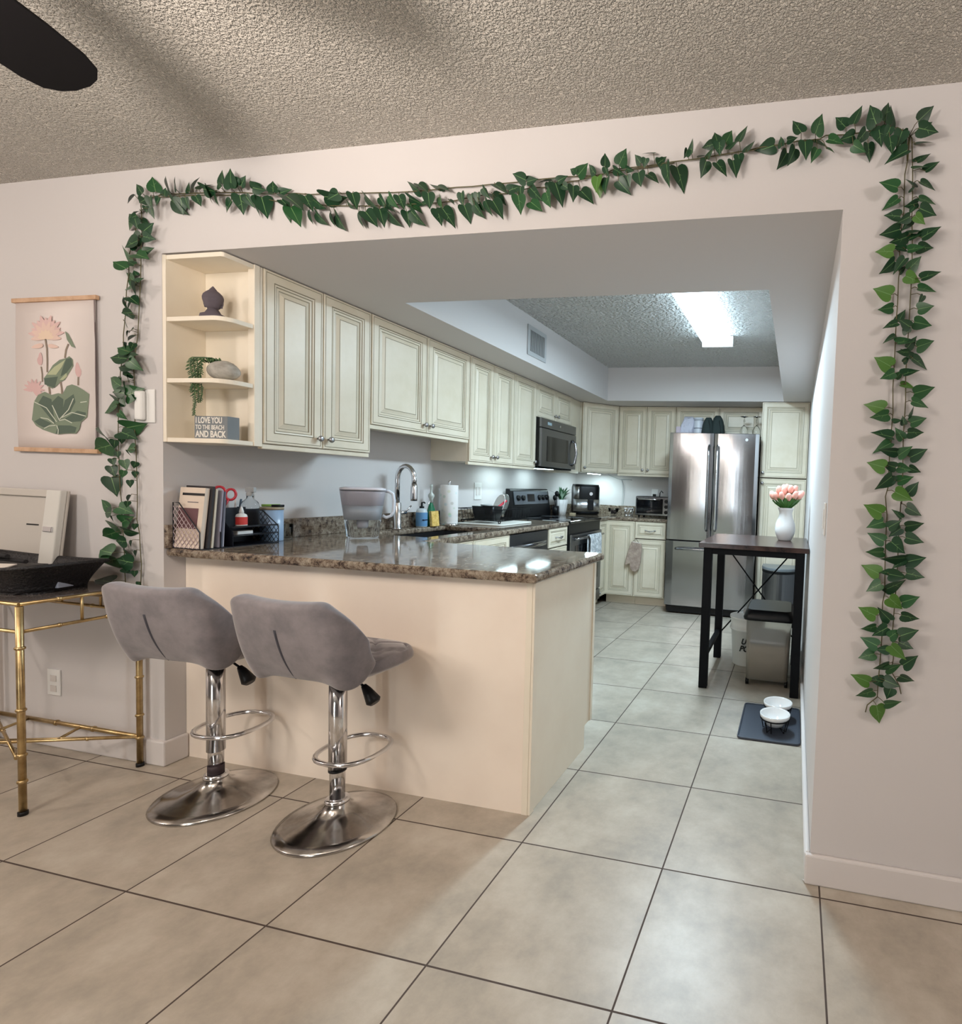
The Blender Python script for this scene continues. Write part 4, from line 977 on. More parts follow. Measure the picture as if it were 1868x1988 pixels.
# oven mitt
t = thing('oven_mitt', 'taupe quilted oven mitt hanging from the back base cabinet knob', 'oven mitt', (.925, 3.612, .36))
MT = [(-.012,.315),(.09,.30),(.098,.22),(.088,.10),(.072,.03),(.04,.0),(.0,.008),(-.022,.04),(-.028,.08),(-.045,.075),(-.068,.062),(-.075,.09),(-.062,.15),(-.045,.22)]
o = MB().prism(MT, -.016, .012, axis='y').build('mitt', bump(noise_tint(mat('taupe_cloth', srgb(168,150,138), .95), srgb(150,132,122), srgb(182,164,150), 30), 60, .6, .004), t, bevel=.009, seg=3)
MB().prism([(.0,.3155),(.086,.3035),(.082,.297),(.004,.308)], -.018, -.014, axis='y').build('lining', M['paper'], t)
MB().tube([(.0,-.004,.315),(.02,-.002,.335),(.032,.0,.338),(.045,-.002,.33),(.06,-.004,.306)], .0025, 6).build('loop', flat('taupe_dark', 120, 104, 96, .9), t)

# on top of the refrigerator
t = thing('paper_bag', 'crumpled white plastic bag on top of the refrigerator', 'bag', (1.42, 3.72, 1.7525))
m = MB(); loft(m, [(.15,.12,.03,0,0,0),(.15,.11,.03,.08,.0,0),(.12,.06,.02,.17,.02,0),(.09,.02,.009,.215,.02,0)]); m.build('bag', bump(mat('bag_white', srgb(190,190,204), .6), 30, .9, .02), t)
MB().box(-.03, .07, -.062, -.060, .0, .012).build('stripe', flat('navy2', 40, 38, 58), t)
flatbox('folded_cloth', 'small pink and white bag at the left end of the refrigerator top', 'bag', (1.345, 3.70, 1.7525), (.05, .10, .11), flat('pinkbag', 190, 176, 186, .8), bev=.012)
t = thing('storage_jar', 'white ribbed storage jar on top of the refrigerator', 'jar', (1.540, 3.73, 1.7525))
MB().lathe([(.048,0),(.05,.01),(.05,.17),(.046,.18)] , 24).build('body', flat('jarwhite', 196, 200, 208, .4), t)
MB().lathe([(.052,.18),(.052,.20),(.048,.206)], 24).build('lid', flat('jarlid', 186, 190, 198, .4), t)
MB().lathe([(.0507,.095),(.0507,.101)], 24, cap=False).build('band', flat('navy2', 40, 38, 58), t)
gr = flat('dark_green_cloth', 34, 46, 45, .85)
t = thing('soft_bag', 'dark green soft bag with a notched top standing on the refrigerator', 'bag', (1.695, 3.70, 1.7525))
for x, s_ in ((-.052, .95), (.052, 1.04)):
    m = MB(); loft(m, [(.125*s_,.12,.030,0,x,0),(.130*s_,.13,.040,.05,x,0),(.116*s_,.12,.040,.13,x*.96,0),(.088*s_,.09,.030,.185*s_,x*.92,-.006),(.05,.05,.02,.215*s_,x*.9,-.006)]); o = m.build('pouch', gr, t)
    MB().tube([(x+.035,-.063,.01),(x+.036,-.066,.08),(x+.015,-.055,.17)], .003, 6).build('zip_seam', M['black'], o)
for i, x in enumerate((2.00, 2.125)):
    t = thing('wine_glass', ('upside-down stemmed glass on the refrigerator, nearer the neck pillows', 'upside-down stemmed glass on the refrigerator, nearer the pantry')[i], 'glass', (x, 3.75, 1.7525), 0, 'glasses on the refrigerator')
    MB().lathe([(.034,0),(.042,.05),(.040,.09),(.022,.125),(.006,.140)], 24).build('bowl', M['glass'], t)
    MB().lathe([(.006,.14),(.004,.16),(.004,.215)], 12).ball((0,0,.185), .012, .012, .012, 10).build('stem', M['glass'], t)
    MB().lathe([(.006,.215),(.042,.223),(.042,.227),(.006,.230)], 24).build('foot', M['chrome'], t)

# ---------------------------------------------------------------- table on the right, vase, bins, bowls
t = thing('bar_table', 'tall narrow dark wood table with black metal frame against the kitchen wall', 'table', (1.998, 1.562, 0))
B(-.028, .634, -.028, .735, .884, .914).build('tabletop', M['wood'], t, bevel=.003)
for x, y in ((0,0),(.560,0),(0,.635),(.560,.635)): B(x, x+.052, y, y+.05, .002, .8835).build('leg', M['blackmetal'], t, bevel=.002)
MB().box(.052, .560, .006, .044, .845, .8835).box(.052, .560, .641, .679, .845, .8835).box(.006,.046,.05,.635,.845,.8835).box(.566,.606,.05,.635,.845,.8835).build('apron', M['blackmetal'], t)
for x in (.012, .572): B(x, x+.028, .05, .635, .185, .215).build('side_stretcher', M['blackmetal'], t)
MB().tube([(.05,.655,.845),(.562,.665,.20)], .005, 8).tube([(.562,.650,.845),(.05,.650,.20)], .005, 8).build('cross_brace', M['blackmetal'], t)
t = thing('flower_vase', 'white ceramic vase with flared neck holding tulips on the dark table', 'vase', (2.478, 2.02, .9145))
MB().lathe([(.040,0),(.046,.004),(.064,.045),(.069,.075),(.064,.115),(.047,.160),(.042,.185),(.048,.205),(.056,.222),(.053,.222),(.045,.205),(.038,.185)], 36).build('body', M['ceramic'], t)
random.seed(21)
stem_m = flat('tulip_green', 62, 112, 50, .5); leaf_g = flat('tulip_leaf', 84, 136, 66, .5)
n = 0
for ring, cnt, rad, hz in ((0, 4, .018, .352), (1, 8, .055, .342), (2, 13, .096, .306)):
    for i in range(cnt):
        a = 2*PI*i/cnt+ring*.5; n += 1
        rx = rad*math.cos(a); ry = rad*math.sin(a)*.9; z = hz+random.uniform(-.012,.012)
        tt = thing('tulip', 'pink tulip in the white vase', 'flower', (2.478, 2.02, .9145), 0, 'pink tulips in the white vase')
        MB().tube([(rx*.12, ry*.12, .16), (rx*.28, ry*.28, .215), (rx*.8, ry*.8, z-.05), (rx, ry, z-.03)], .003, 6).build('stem', stem_m, tt)
        q = Matrix.Translation((rx, ry, z)) @ Matrix.Rotation(a, 4, 'Z') @ Matrix.Rotation(R(8+20*ring*.6), 4, 'Y')
        m = MB()
        m.mi = 0; m.ball((0,0,0), .0165, .0165, .028, 12, q)
        for k in range(3):
            b = 2*PI*k/3+random.random(); qq = q @ Matrix.Rotation(b, 4, 'Z') @ Matrix.Rotation(R(-4), 4, 'Y'); m.mi = 1; m.ball((.006,0,.001), .0135, .017, .0285, 10, qq)
        m.build('bloom', [flat('tulip1', 232, 148, 136, .6), flat('tulip2', 242, 178, 164, .6)], tt)
        if ring:
            m = MB(); L = .16; tv = Vector((-math.sin(a+.3), math.cos(a+.3), 0)); P = []
            for k in range(8):
                s = k/7; r_ = .02+(rad*1.02+.01)*s**1.3; P.append((Vector((r_*math.cos(a+.3), r_*math.sin(a+.3), .205+.105*s-.02*s**4)), .014*math.sin(PI*min(1,.1+.9*s))))
            for (p, w0), (qv, w1) in zip(P[:-1], P[1:]): m.face([m.bm.verts.new(p-tv*w0), m.bm.verts.new(p+tv*w0), m.bm.verts.new(qv+tv*w1), m.bm.verts.new(qv-tv*w1)], True)
            m.build('leaf', leaf_g, tt)

t = thing('food_storage_bin', 'translucent rolling pet food bin with a black lid under the dark table', 'bin', (2.268, 1.70, 0))
m = MB(); loft(m, [(.262,.34,.03,.042,.1425,.17),(.285,.37,.03,.440,.1425,.17)]); m.build('tub', M['frost'], t)
m = MB(); loft(m, [(.250,.33,.028,.048,.1425,.17),(.262,.345,.028,.235,.1425,.17),(.262,.345,.028,.262,.15,.18)]); m.build('kibble', noise_tint(mat('kibble', srgb(150,134,120), .95), srgb(132,116,102), srgb(170,154,138), 60), t)
MB().box(.03, .25, .03, .31, .2625, .292).build('food_bag', flat('foodbag', 150, 152, 162, .5), t, bevel=.012)
m = MB(); loft(m, [(.315,.40,.035,.428,.1425,.17),(.322,.41,.035,.445,.1425,.17),(.30,.385,.04,.47,.1425,.17),(.27,.345,.04,.492,.1425,.17)]); m.build('lid', M['black'], t)
B(-.03, .0, .12, .20, .432, .462).build('lid_latch', flat('latch_grey', 150, 154, 158, .3), t, bevel=.004)
for x in (.02, .265):
    for y in (.03, .31): MB().lathe([(.022,-.010),(.022,.010)], 16, (0,0,0), Matrix.Translation((x,y,.0225)) @ Matrix.Rotation(PI/2,4,'Y')).build('caster', M['black'], t)
t = thing('plastic_bucket', 'white plastic bucket with black lettering behind the rolling bin', 'bucket', (2.245, 2.16, 0))
MB().lathe([(.098,0),(.10,.004),(.118,.25),(.128,.252),(.128,.268),(.120,.27),(.124,.33),(.130,.333),(.130,.345),(.122,.346)], 36).build('body', M['white'], t)
for txt, z, xx in (('U', .165, -.035), ('PO', .115, -.045)):
    o = text_obj('lettering', txt, .056, M['black'], t, loc=(xx, -.117, z), rot=(PI/2, 0, R(-8)), sx=.9, extr=.0012, bold=.002, shear=.3)
t = thing('trash_can', 'semi-round stainless step trash can with grey lid in front of the pantry', 'trash can', (2.430, 3.42, 0))
def dsh(w, d, n=20): return [(w/2*math.cos(PI+PI*i/n), -.0+d*math.sin(PI+PI*i/n)) for i in range(n+1)] + [(w/2, .12), (-w/2, .12)]
MB().prism(dsh(.330, .19), .03, .495, smooth=False).build('body', M['darksteel'], t, bevel=.003)
MB().prism(dsh(.334, .193), .0, .0295).build('base_ring', M['black'], t)
MB().prism(dsh(.336, .196), .4955, .515).build('rim', M['black'], t)
MB().prism(dsh(.340, .20), .5155, .545).build('lid', flat('lid_grey', 112, 118, 122, .3), t, bevel=.008)
o = MB().prism(rr(.312, .455, .02), 0, .006, mtx=Matrix.Translation((2.462, 1.165, 0))).build('feeding_mat', M['rubber'], bevel=.002)
P_ = rr(.306, .449, .02)
tag(o, 'dark grey rubber feeding mat on the floor by the kitchen wall', 'mat')
MB().tube([(2.462+x, 1.165+y, .0075) for x, y in P_], .0045, 6, closed=True).build('raised_rim', M['rubber'], o)
for i, (x, y, lab) in enumerate(((2.487, 1.075, 'white pet bowl on a black wire stand, nearer the living room'), (2.497, 1.235, 'white pet bowl on a black wire stand, nearer the dark table'))):
    t = thing('pet_bowl', lab, 'pet bowl', (x, y, .0065), R(20), 'raised pet bowls on the rubber mat')
    MB().lathe([(.030,.030),(.045,.032),(.066,.062),(.072,.070),(.076,.074),(.078,.090),(.074,.091),(.070,.086),(.060,.064),(.03,.045),(.001,.043)], 36, cap=False).build('bowl', M['ceramic'], t)
    m = MB(); m.tube([(.0745*math.cos(2*PI*k/28), .0745*math.sin(2*PI*k/28), .066) for k in range(28)], .003, 6, closed=True)
    for k in range(4):
        a = PI/4+PI/2*k
        c = [(.0745*math.cos(a-.2), .0745*math.sin(a-.2), .066), (.060*math.cos(a-.2), .060*math.sin(a-.2), .004), (.030*math.cos(a), .030*math.sin(a), .020), (.060*math.cos(a+.2), .060*math.sin(a+.2), .004), (.0745*math.cos(a+.2), .0745*math.sin(a+.2), .066)]
        m.tube(c, .0028, 6)
    m.build('wire_stand', M['blackmetal'], t)
VINE_STEMS={
'leftin':'-94,2312 -85,2200 -89,2179 -93,2062 -96,1993 -104,1886 -115,1781 -125,1700 -138,1640 -134,1568 -132,1460 -129,1295 -126,1162 -123,1029 -103,843 -109,748',
'leftout':'-118,2214 -155,2094 -167,1962 -179,1861 -191,1782 -190,1736 -206,1630 -220,1531 -223,1437 -223,1293 -216,1159 -202,958 -191,756',
'topup':'-94,2312 -51,2325 39,2330 117,2327 236,2324 414,2311 511,2297 658,2287 791,2278 959,2269 1082,2263 1222,2261 1330,2261 1455,2262 1558,2263 1646,2265 1747,2266 1856,2261 1909,2276 2017,2279 2099,2284 2179,2288 2324,2298 2367,2300',
'toplow':'-50,2319 55,2320 234,2315 479,2288 574,2265 806,2235 905,2227 1024,2220 1194,2213 1326,2218 1416,2228 1521,2230 1609,2239 1673,2239 1756,2251 1778,2251 1844,2260 1919,2272 2024,2275 2109,2281',
'topright':'2324,2298 2385,2305 2429,2309 2493,2314 2560,2314 2577,2324 2642,2320 2715,2325 2780,2328 2815,2305 2809,2263 2811,2229',
'rightin':'2815,2305 2811,2229 2808,2192 2808,2119 2809,2085 2805,2024 2805,1984 2808,1912 2805,1892 2807,1820 2807,1763 2809,1649 2806,1568 2810,1494 2809,1379 2811,1273 2805,1242 2810,1187 2812,1068 2816,950 2810,921 2815,829 2813,749 2813,669 2812,629 2783,601 2780,576',
'rightout':'2815,2305 2821,2293 2828,2193 2837,2001 2841,1859 2840,1781 2842,1610 2844,1533 2846,1418 2847,1321 2851,1224 2848,1231 2847,1150 2848,1071 2849,913 2847,832 2850,753 2849,713 2874,671 2880,645',
}
VINE_LEAVES={
'leftin':'-97,2328,-133,2302,50,0,-94,2312 -2,2265,1,2231,80,0,-91,2273 -51,2284,-48,2268,50,0,-93,2292 -71,2267,-119,2278,50,0,-91,2274 -77,2243,-102,2236,60,0,-89,2250 -77,2227,-67,2193,55,0,-88,2234 -98,2234,-48,2222,50,0,-88,2240 -42,2180,1,2205,60,0,-87,2191 -46,2160,-7,2153,90,0,-89,2168 -85,2168,-142,2166,70,0,-89,2173 -88,2149,-146,2128,80,0,-90,2154 -71,2089,-11,2067,60,1,-92,2095 -46,2098,-7,2115,70,0,-91,2106 -100,2054,-130,2067,60,0,-93,2058 -101,1970,-165,1976,60,1,-98,1974 -106,1984,-73,2004,70,0,-97,1987 -81,1980,-93,1931,50,0,-97,1985 -121,1855,-107,1837,60,0,-107,1857 -117,1799,-147,1796,60,0,-113,1801 -131,1792,-136,1773,50,0,-114,1793 -113,1778,-150,1759,30,0,-115,1780 -120,1746,-132,1720,30,0,-119,1748 -137,1683,-84,1694,60,0,-129,1682 -114,1672,-64,1638,70,1,-131,1675 -128,1647,-198,1651,60,0,-136,1649 -133,1622,-171,1619,50,0,-137,1625 -138,1594,-156,1622,60,0,-136,1597 -138,1587,-138,1565,50,0,-135,1590 -153,1533,-84,1562,85,1,-133,1536 -130,1530,-98,1491,60,0,-133,1532 -131,1323,-180,1316,70,1,-129,1325 -135,1310,-123,1288,50,0,-129,1312 -119,1265,-132,1238,50,0,-128,1265 -145,1228,-154,1201,50,1,-127,1229 -128,1225,-128,1205,40,0,-127,1226 -115,1189,-112,1163,30,0,-126,1189 -138,1129,-151,1102,20,0,-125,1130 -129,1103,-134,1083,30,0,-125,1103 -139,1032,-130,1023,30,0,-124,1033 -118,1010,-122,993,30,0,-121,1010 -114,944,-114,924,40,0,-114,944 -115,901,-119,880,30,0,-110,901 -124,850,-202,858,70,0,-104,852 -111,817,-111,797,40,0,-105,815 -90,772,-91,745,70,0,-108,769',
'leftout':'-116,2237,-146,2262,80,0,-118,2214 -113,2224,-158,2206,70,1,-118,2214 -103,2131,-142,2176,80,0,-140,2141 -118,2080,-173,2132,60,1,-155,2088 -133,2038,-188,2061,60,1,-159,2044 -110,2019,-124,2037,60,0,-161,2028 -124,1995,-177,2029,70,1,-163,2002 -127,1927,-84,1898,50,0,-171,1934 -139,1887,-160,1927,50,1,-176,1893 -127,1919,-158,1888,60,1,-172,1926 -126,1869,-174,1869,60,0,-178,1877 -131,1831,-117,1801,60,0,-183,1838 -150,1747,-153,1727,40,0,-191,1750 -141,1711,-202,1728,60,1,-193,1717 -146,1683,-221,1685,65,0,-197,1689 -185,1608,-185,1587,70,0,-208,1611 -173,1572,-238,1603,70,1,-213,1576 -157,1544,-214,1547,70,0,-217,1549 -162,1522,-144,1494,80,0,-220,1525 -200,1515,-266,1533,50,0,-220,1517 -217,1497,-298,1478,65,1,-221,1499 -187,1465,-163,1440,80,1,-222,1466 -164,1405,-79,1416,60,1,-223,1405 -177,1385,-109,1366,60,0,-223,1385 -186,1365,-195,1338,60,0,-223,1365 -234,1358,-312,1386,50,1,-223,1359 -247,1331,-337,1309,65,1,-223,1333 -208,1351,-221,1318,60,0,-223,1352 -213,1305,-209,1282,40,0,-223,1306 -239,1275,-227,1248,50,0,-222,1277 -244,1244,-227,1205,50,0,-221,1247 -241,1198,-215,1132,40,0,-218,1201 -162,1270,-149,1234,50,1,-222,1268 -251,1067,-299,1099,70,1,-210,1072 -221,1055,-265,1050,90,0,-209,1057 -197,1076,-140,1059,65,1,-211,1076 -200,1013,-147,1035,90,1,-206,1012 -234,1038,-226,1021,50,0,-208,1041 -222,991,-296,1008,60,1,-205,993 -211,972,-279,951,60,1,-203,973 -187,980,-133,963,60,0,-204,978 -140,939,-194,936,80,0,-201,933 -232,883,-314,895,65,1,-198,886 -217,861,-299,833,55,1,-197,862 -192,906,-145,875,60,0,-199,905 -158,868,-167,834,70,0,-197,863 -176,823,-146,808,60,0,-194,820 -225,765,-300,767,30,0,-192,768',
'topup':'-10,2342,-24,2393,55,1,-23,2327 35,2322,40,2350,95,0,18,2329 85,2326,56,2382,55,0,68,2329 125,2329,113,2375,60,0,108,2328 164,2327,154,2364,80,0,148,2326 196,2329,196,2376,55,0,181,2325 225,2329,275,2346,40,1,209,2325 -47,2327,-75,2361,70,0,-58,2323 -41,2305,-78,2291,50,0,-64,2321 2,2305,-6,2260,100,0,-19,2327 43,2302,29,2276,80,0,22,2329 75,2302,136,2246,60,0,56,2329 133,2298,136,2248,60,0,115,2327 164,2295,170,2260,75,0,146,2326 214,2299,234,2267,65,0,197,2325 341,2338,336,2385,80,0,325,2317 347,2315,331,2339,80,0,332,2317 390,2317,382,2381,75,0,375,2314 416,2325,373,2359,70,0,401,2312 251,2324,311,2312,50,0,236,2324 268,2328,294,2274,50,0,252,2323 321,2304,347,2253,60,0,306,2319 386,2268,352,2238,70,0,371,2314 426,2324,446,2356,80,0,412,2311 494,2314,462,2341,60,0,477,2302 490,2309,536,2296,60,0,474,2302 573,2278,538,2290,40,0,559,2293 585,2285,579,2328,60,0,572,2293 601,2286,638,2301,70,0,587,2292 588,2277,570,2284,60,0,575,2292 721,2263,752,2221,50,0,708,2284 874,2257,830,2241,60,0,862,2274 806,2255,880,2232,30,0,793,2278 933,2253,951,2208,50,0,921,2271 974,2248,1011,2201,40,0,963,2269 1032,2241,1055,2204,65,0,1021,2266 1083,2235,1109,2195,60,1,1072,2263 1123,2233,1143,2193,60,0,1111,2262 1151,2233,1201,2206,35,0,1139,2262 1186,2257,1141,2292,35,0,1177,2261 1186,2278,1224,2252,50,0,1179,2261 1269,2251,1233,2285,35,0,1259,2261 1274,2255,1315,2246,50,0,1265,2261 1242,2232,1248,2185,65,0,1230,2261 1487,2252,1530,2225,50,0,1479,2262 1608,2249,1567,2270,60,0,1601,2264 1681,2248,1680,2214,70,0,1674,2265 1784,2262,1762,2277,70,0,1779,2265 1789,2257,1819,2289,60,1,1783,2264 1849,2257,1821,2286,50,0,1844,2262 1861,2241,1861,2194,70,2,1856,2261 1886,2272,1885,2308,60,0,1886,2269 1928,2283,1949,2327,60,1,1926,2276 1880,2278,1890,2247,60,0,1883,2269 1913,2267,1944,2248,40,0,1908,2276 1860,2240,1860,2195,80,2,1854,2261 1893,2235,1890,2189,65,0,1878,2267 1930,2227,1962,2192,70,0,1919,2276 1959,2241,1966,2210,70,0,1950,2277 1995,2250,2005,2209,90,0,1987,2279 2030,2239,2062,2215,60,0,2020,2280 1955,2264,1977,2254,50,0,1950,2277 1999,2285,1979,2312,60,0,1998,2279 2020,2289,2015,2267,90,0,2019,2280 2042,2309,2007,2320,40,1,2045,2281 2055,2281,2080,2298,50,0,2053,2281 2060,2297,2064,2269,80,0,2061,2282 2090,2263,2088,2203,50,0,2085,2283 2119,2263,2149,2199,60,0,2114,2285 2170,2287,2163,2332,50,0,2168,2287 2152,2311,2145,2291,50,0,2155,2287 2233,2325,2201,2317,60,0,2239,2292 2250,2315,2240,2351,80,0,2254,2293 2274,2319,2294,2355,65,1,2279,2295 2316,2318,2336,2358,60,0,2320,2297 2284,2294,2310,2321,60,0,2283,2295 2255,2318,2257,2283,90,0,2260,2293 2339,2286,2354,2322,60,0,2337,2298 2187,2286,2203,2295,50,0,2185,2288 2218,2277,2233,2307,60,0,2214,2290 2216,2262,2203,2218,60,0,2209,2290 2250,2254,2280,2218,65,0,2241,2292 2314,2283,2321,2253,90,0,2312,2297 2299,2260,2311,2214,65,0,2292,2295',
'toplow':'420,2289,433,2230,55,0,405,2296 452,2282,475,2247,70,0,438,2293 491,2279,487,2218,60,0,476,2289 516,2277,541,2206,55,0,501,2283 607,2261,641,2238,60,0,593,2262 644,2266,712,2216,40,0,630,2257 617,2243,618,2191,65,1,604,2261 669,2221,705,2168,55,1,659,2254 758,2248,800,2215,50,0,744,2243 728,2220,740,2173,60,0,717,2246 758,2206,795,2163,55,0,748,2242 892,2236,919,2214,40,0,881,2229 818,2207,829,2161,55,0,806,2235 839,2196,877,2143,60,0,827,2233 942,2196,954,2148,55,0,931,2226 1072,2229,1064,2201,50,0,1063,2218 1064,2196,1105,2191,20,0,1053,2219 1044,2192,1065,2145,50,0,1033,2220 1064,2191,1103,2138,45,0,1053,2219 1148,2212,1194,2193,50,1,1139,2215 1137,2189,1147,2143,60,0,1127,2216 1168,2180,1205,2133,60,0,1157,2214 979,2192,1022,2148,60,0,968,2224 949,2194,954,2148,50,0,937,2225 1209,2205,1231,2216,70,0,1200,2213 1272,2227,1286,2189,60,1,1266,2215 1313,2213,1332,2200,30,0,1305,2217 1264,2185,1280,2137,65,0,1252,2215 1292,2181,1337,2138,55,0,1278,2216 1358,2234,1361,2193,70,0,1355,2221 1390,2230,1393,2198,70,0,1385,2225 1419,2230,1417,2198,70,0,1413,2228 1367,2193,1389,2146,65,0,1353,2221 1409,2192,1432,2149,60,0,1394,2226 1453,2234,1461,2207,60,0,1447,2229 1450,2235,1469,2204,60,0,1444,2229 1476,2222,1523,2195,50,0,1469,2229 1427,2195,1441,2171,60,0,1413,2228 1458,2195,1469,2150,55,0,1448,2229 1490,2189,1526,2145,60,0,1478,2229 1535,2231,1571,2247,70,0,1530,2230 1614,2244,1646,2252,80,0,1609,2239 1584,2232,1590,2198,80,0,1578,2235 1619,2230,1648,2189,60,0,1612,2239 1582,2201,1592,2151,65,1,1569,2234 1615,2191,1655,2157,70,1,1599,2238 1698,2246,1651,2257,40,0,1696,2242 1675,2214,1696,2166,65,1,1666,2239 1711,2236,1740,2179,60,0,1705,2244 1718,2243,1747,2259,70,0,1714,2245 1736,2230,1763,2213,70,0,1727,2247 1775,2221,1777,2177,60,0,1767,2251 1797,2212,1837,2173,65,0,1783,2252',
'topright':'2422,2306,2371,2289,55,0,2422,2308 2445,2298,2439,2326,60,0,2443,2310 2502,2320,2480,2363,70,0,2503,2314 2544,2318,2559,2367,60,1,2545,2314 2463,2303,2490,2303,30,0,2462,2311 2530,2300,2495,2324,60,0,2529,2314 2461,2279,2439,2237,50,0,2455,2311 2486,2277,2466,2233,50,0,2479,2313 2515,2292,2519,2241,70,0,2513,2314 2552,2274,2537,2242,70,1,2547,2314 2542,2302,2581,2295,50,1,2541,2314 2583,2298,2623,2281,70,1,2582,2324 2579,2272,2601,2262,50,1,2560,2314 2631,2341,2605,2373,90,0,2634,2320 2654,2341,2673,2384,60,0,2661,2321 2716,2324,2693,2376,60,0,2718,2325 2738,2331,2753,2380,60,0,2742,2326 2753,2329,2764,2382,50,0,2756,2327 2656,2308,2617,2298,60,0,2656,2321 2688,2312,2667,2276,50,0,2688,2323 2655,2274,2686,2253,60,1,2648,2320 2698,2285,2711,2243,65,0,2692,2323 2725,2320,2734,2274,80,0,2726,2325 2728,2314,2698,2305,60,0,2728,2326 2756,2314,2744,2284,70,0,2757,2327 2790,2305,2779,2266,90,0,2795,2318 2807,2310,2785,2300,60,0,2806,2311 2797,2290,2804,2264,50,0,2813,2293 2755,2283,2763,2238,70,0,2749,2327 2805,2243,2751,2225,65,0,2809,2250 2831,2325,2869,2358,55,0,2815,2305',
'rightin':'2784,2140,2738,2155,75,1,2808,2143 2790,2119,2750,2101,65,1,2808,2123 2799,2069,2759,2074,70,0,2808,2073 2799,2029,2752,2015,55,0,2805,2033 2820,1971,2780,1978,60,0,2806,1977 2783,1963,2740,1968,80,2,2806,1966 2789,1936,2753,1905,50,0,2807,1940 2816,1937,2784,1908,60,0,2807,1943 2806,1909,2823,1919,50,0,2808,1914 2784,1837,2739,1855,80,2,2806,1840 2792,1804,2755,1800,60,1,2807,1807 2805,1752,2769,1743,60,0,2807,1755 2802,1718,2771,1707,50,0,2808,1721 2812,1763,2825,1797,60,0,2807,1767 2808,1695,2858,1713,50,1,2808,1698 2797,1631,2754,1656,80,2,2808,1632 2804,1608,2770,1592,70,1,2808,1610 2814,1596,2827,1626,60,1,2807,1599 2784,1506,2733,1519,70,2,2809,1508 2794,1487,2752,1473,65,1,2810,1488 2810,1466,2828,1474,60,0,2810,1468 2809,1420,2755,1432,50,0,2809,1421 2810,1404,2761,1388,50,1,2809,1406 2824,1378,2780,1373,50,0,2809,1379 2791,1330,2747,1341,80,2,2810,1331 2824,1331,2787,1342,65,0,2810,1332 2815,1304,2772,1270,60,0,2810,1305 2827,1293,2800,1304,70,0,2811,1293 2825,1258,2871,1237,70,2,2809,1262 2793,1193,2746,1214,75,2,2810,1194 2798,1167,2756,1150,65,1,2811,1167 2812,1152,2844,1174,70,0,2811,1152 2801,1111,2759,1128,70,1,2812,1110 2803,1077,2761,1067,65,1,2812,1076 2822,1110,2858,1081,90,0,2812,1109 2795,1010,2751,1031,75,2,2814,1009 2823,1012,2870,1005,70,0,2814,1010 2799,982,2762,961,65,1,2815,981 2818,968,2867,989,60,0,2815,966 2825,941,2862,910,75,2,2814,942 2791,883,2746,901,75,2,2812,882 2795,847,2759,831,65,1,2814,846 2826,850,2788,825,70,0,2814,846 2799,794,2756,811,70,1,2814,791 2795,763,2754,748,65,1,2813,760 2783,677,2735,690,70,2,2813,675 2794,652,2755,626,65,1,2812,648 2828,678,2786,682,60,0,2813,674 2827,690,2870,679,65,0,2813,686 2831,619,2874,626,65,1,2812,629 2809,606,2826,551,70,2,2799,616',
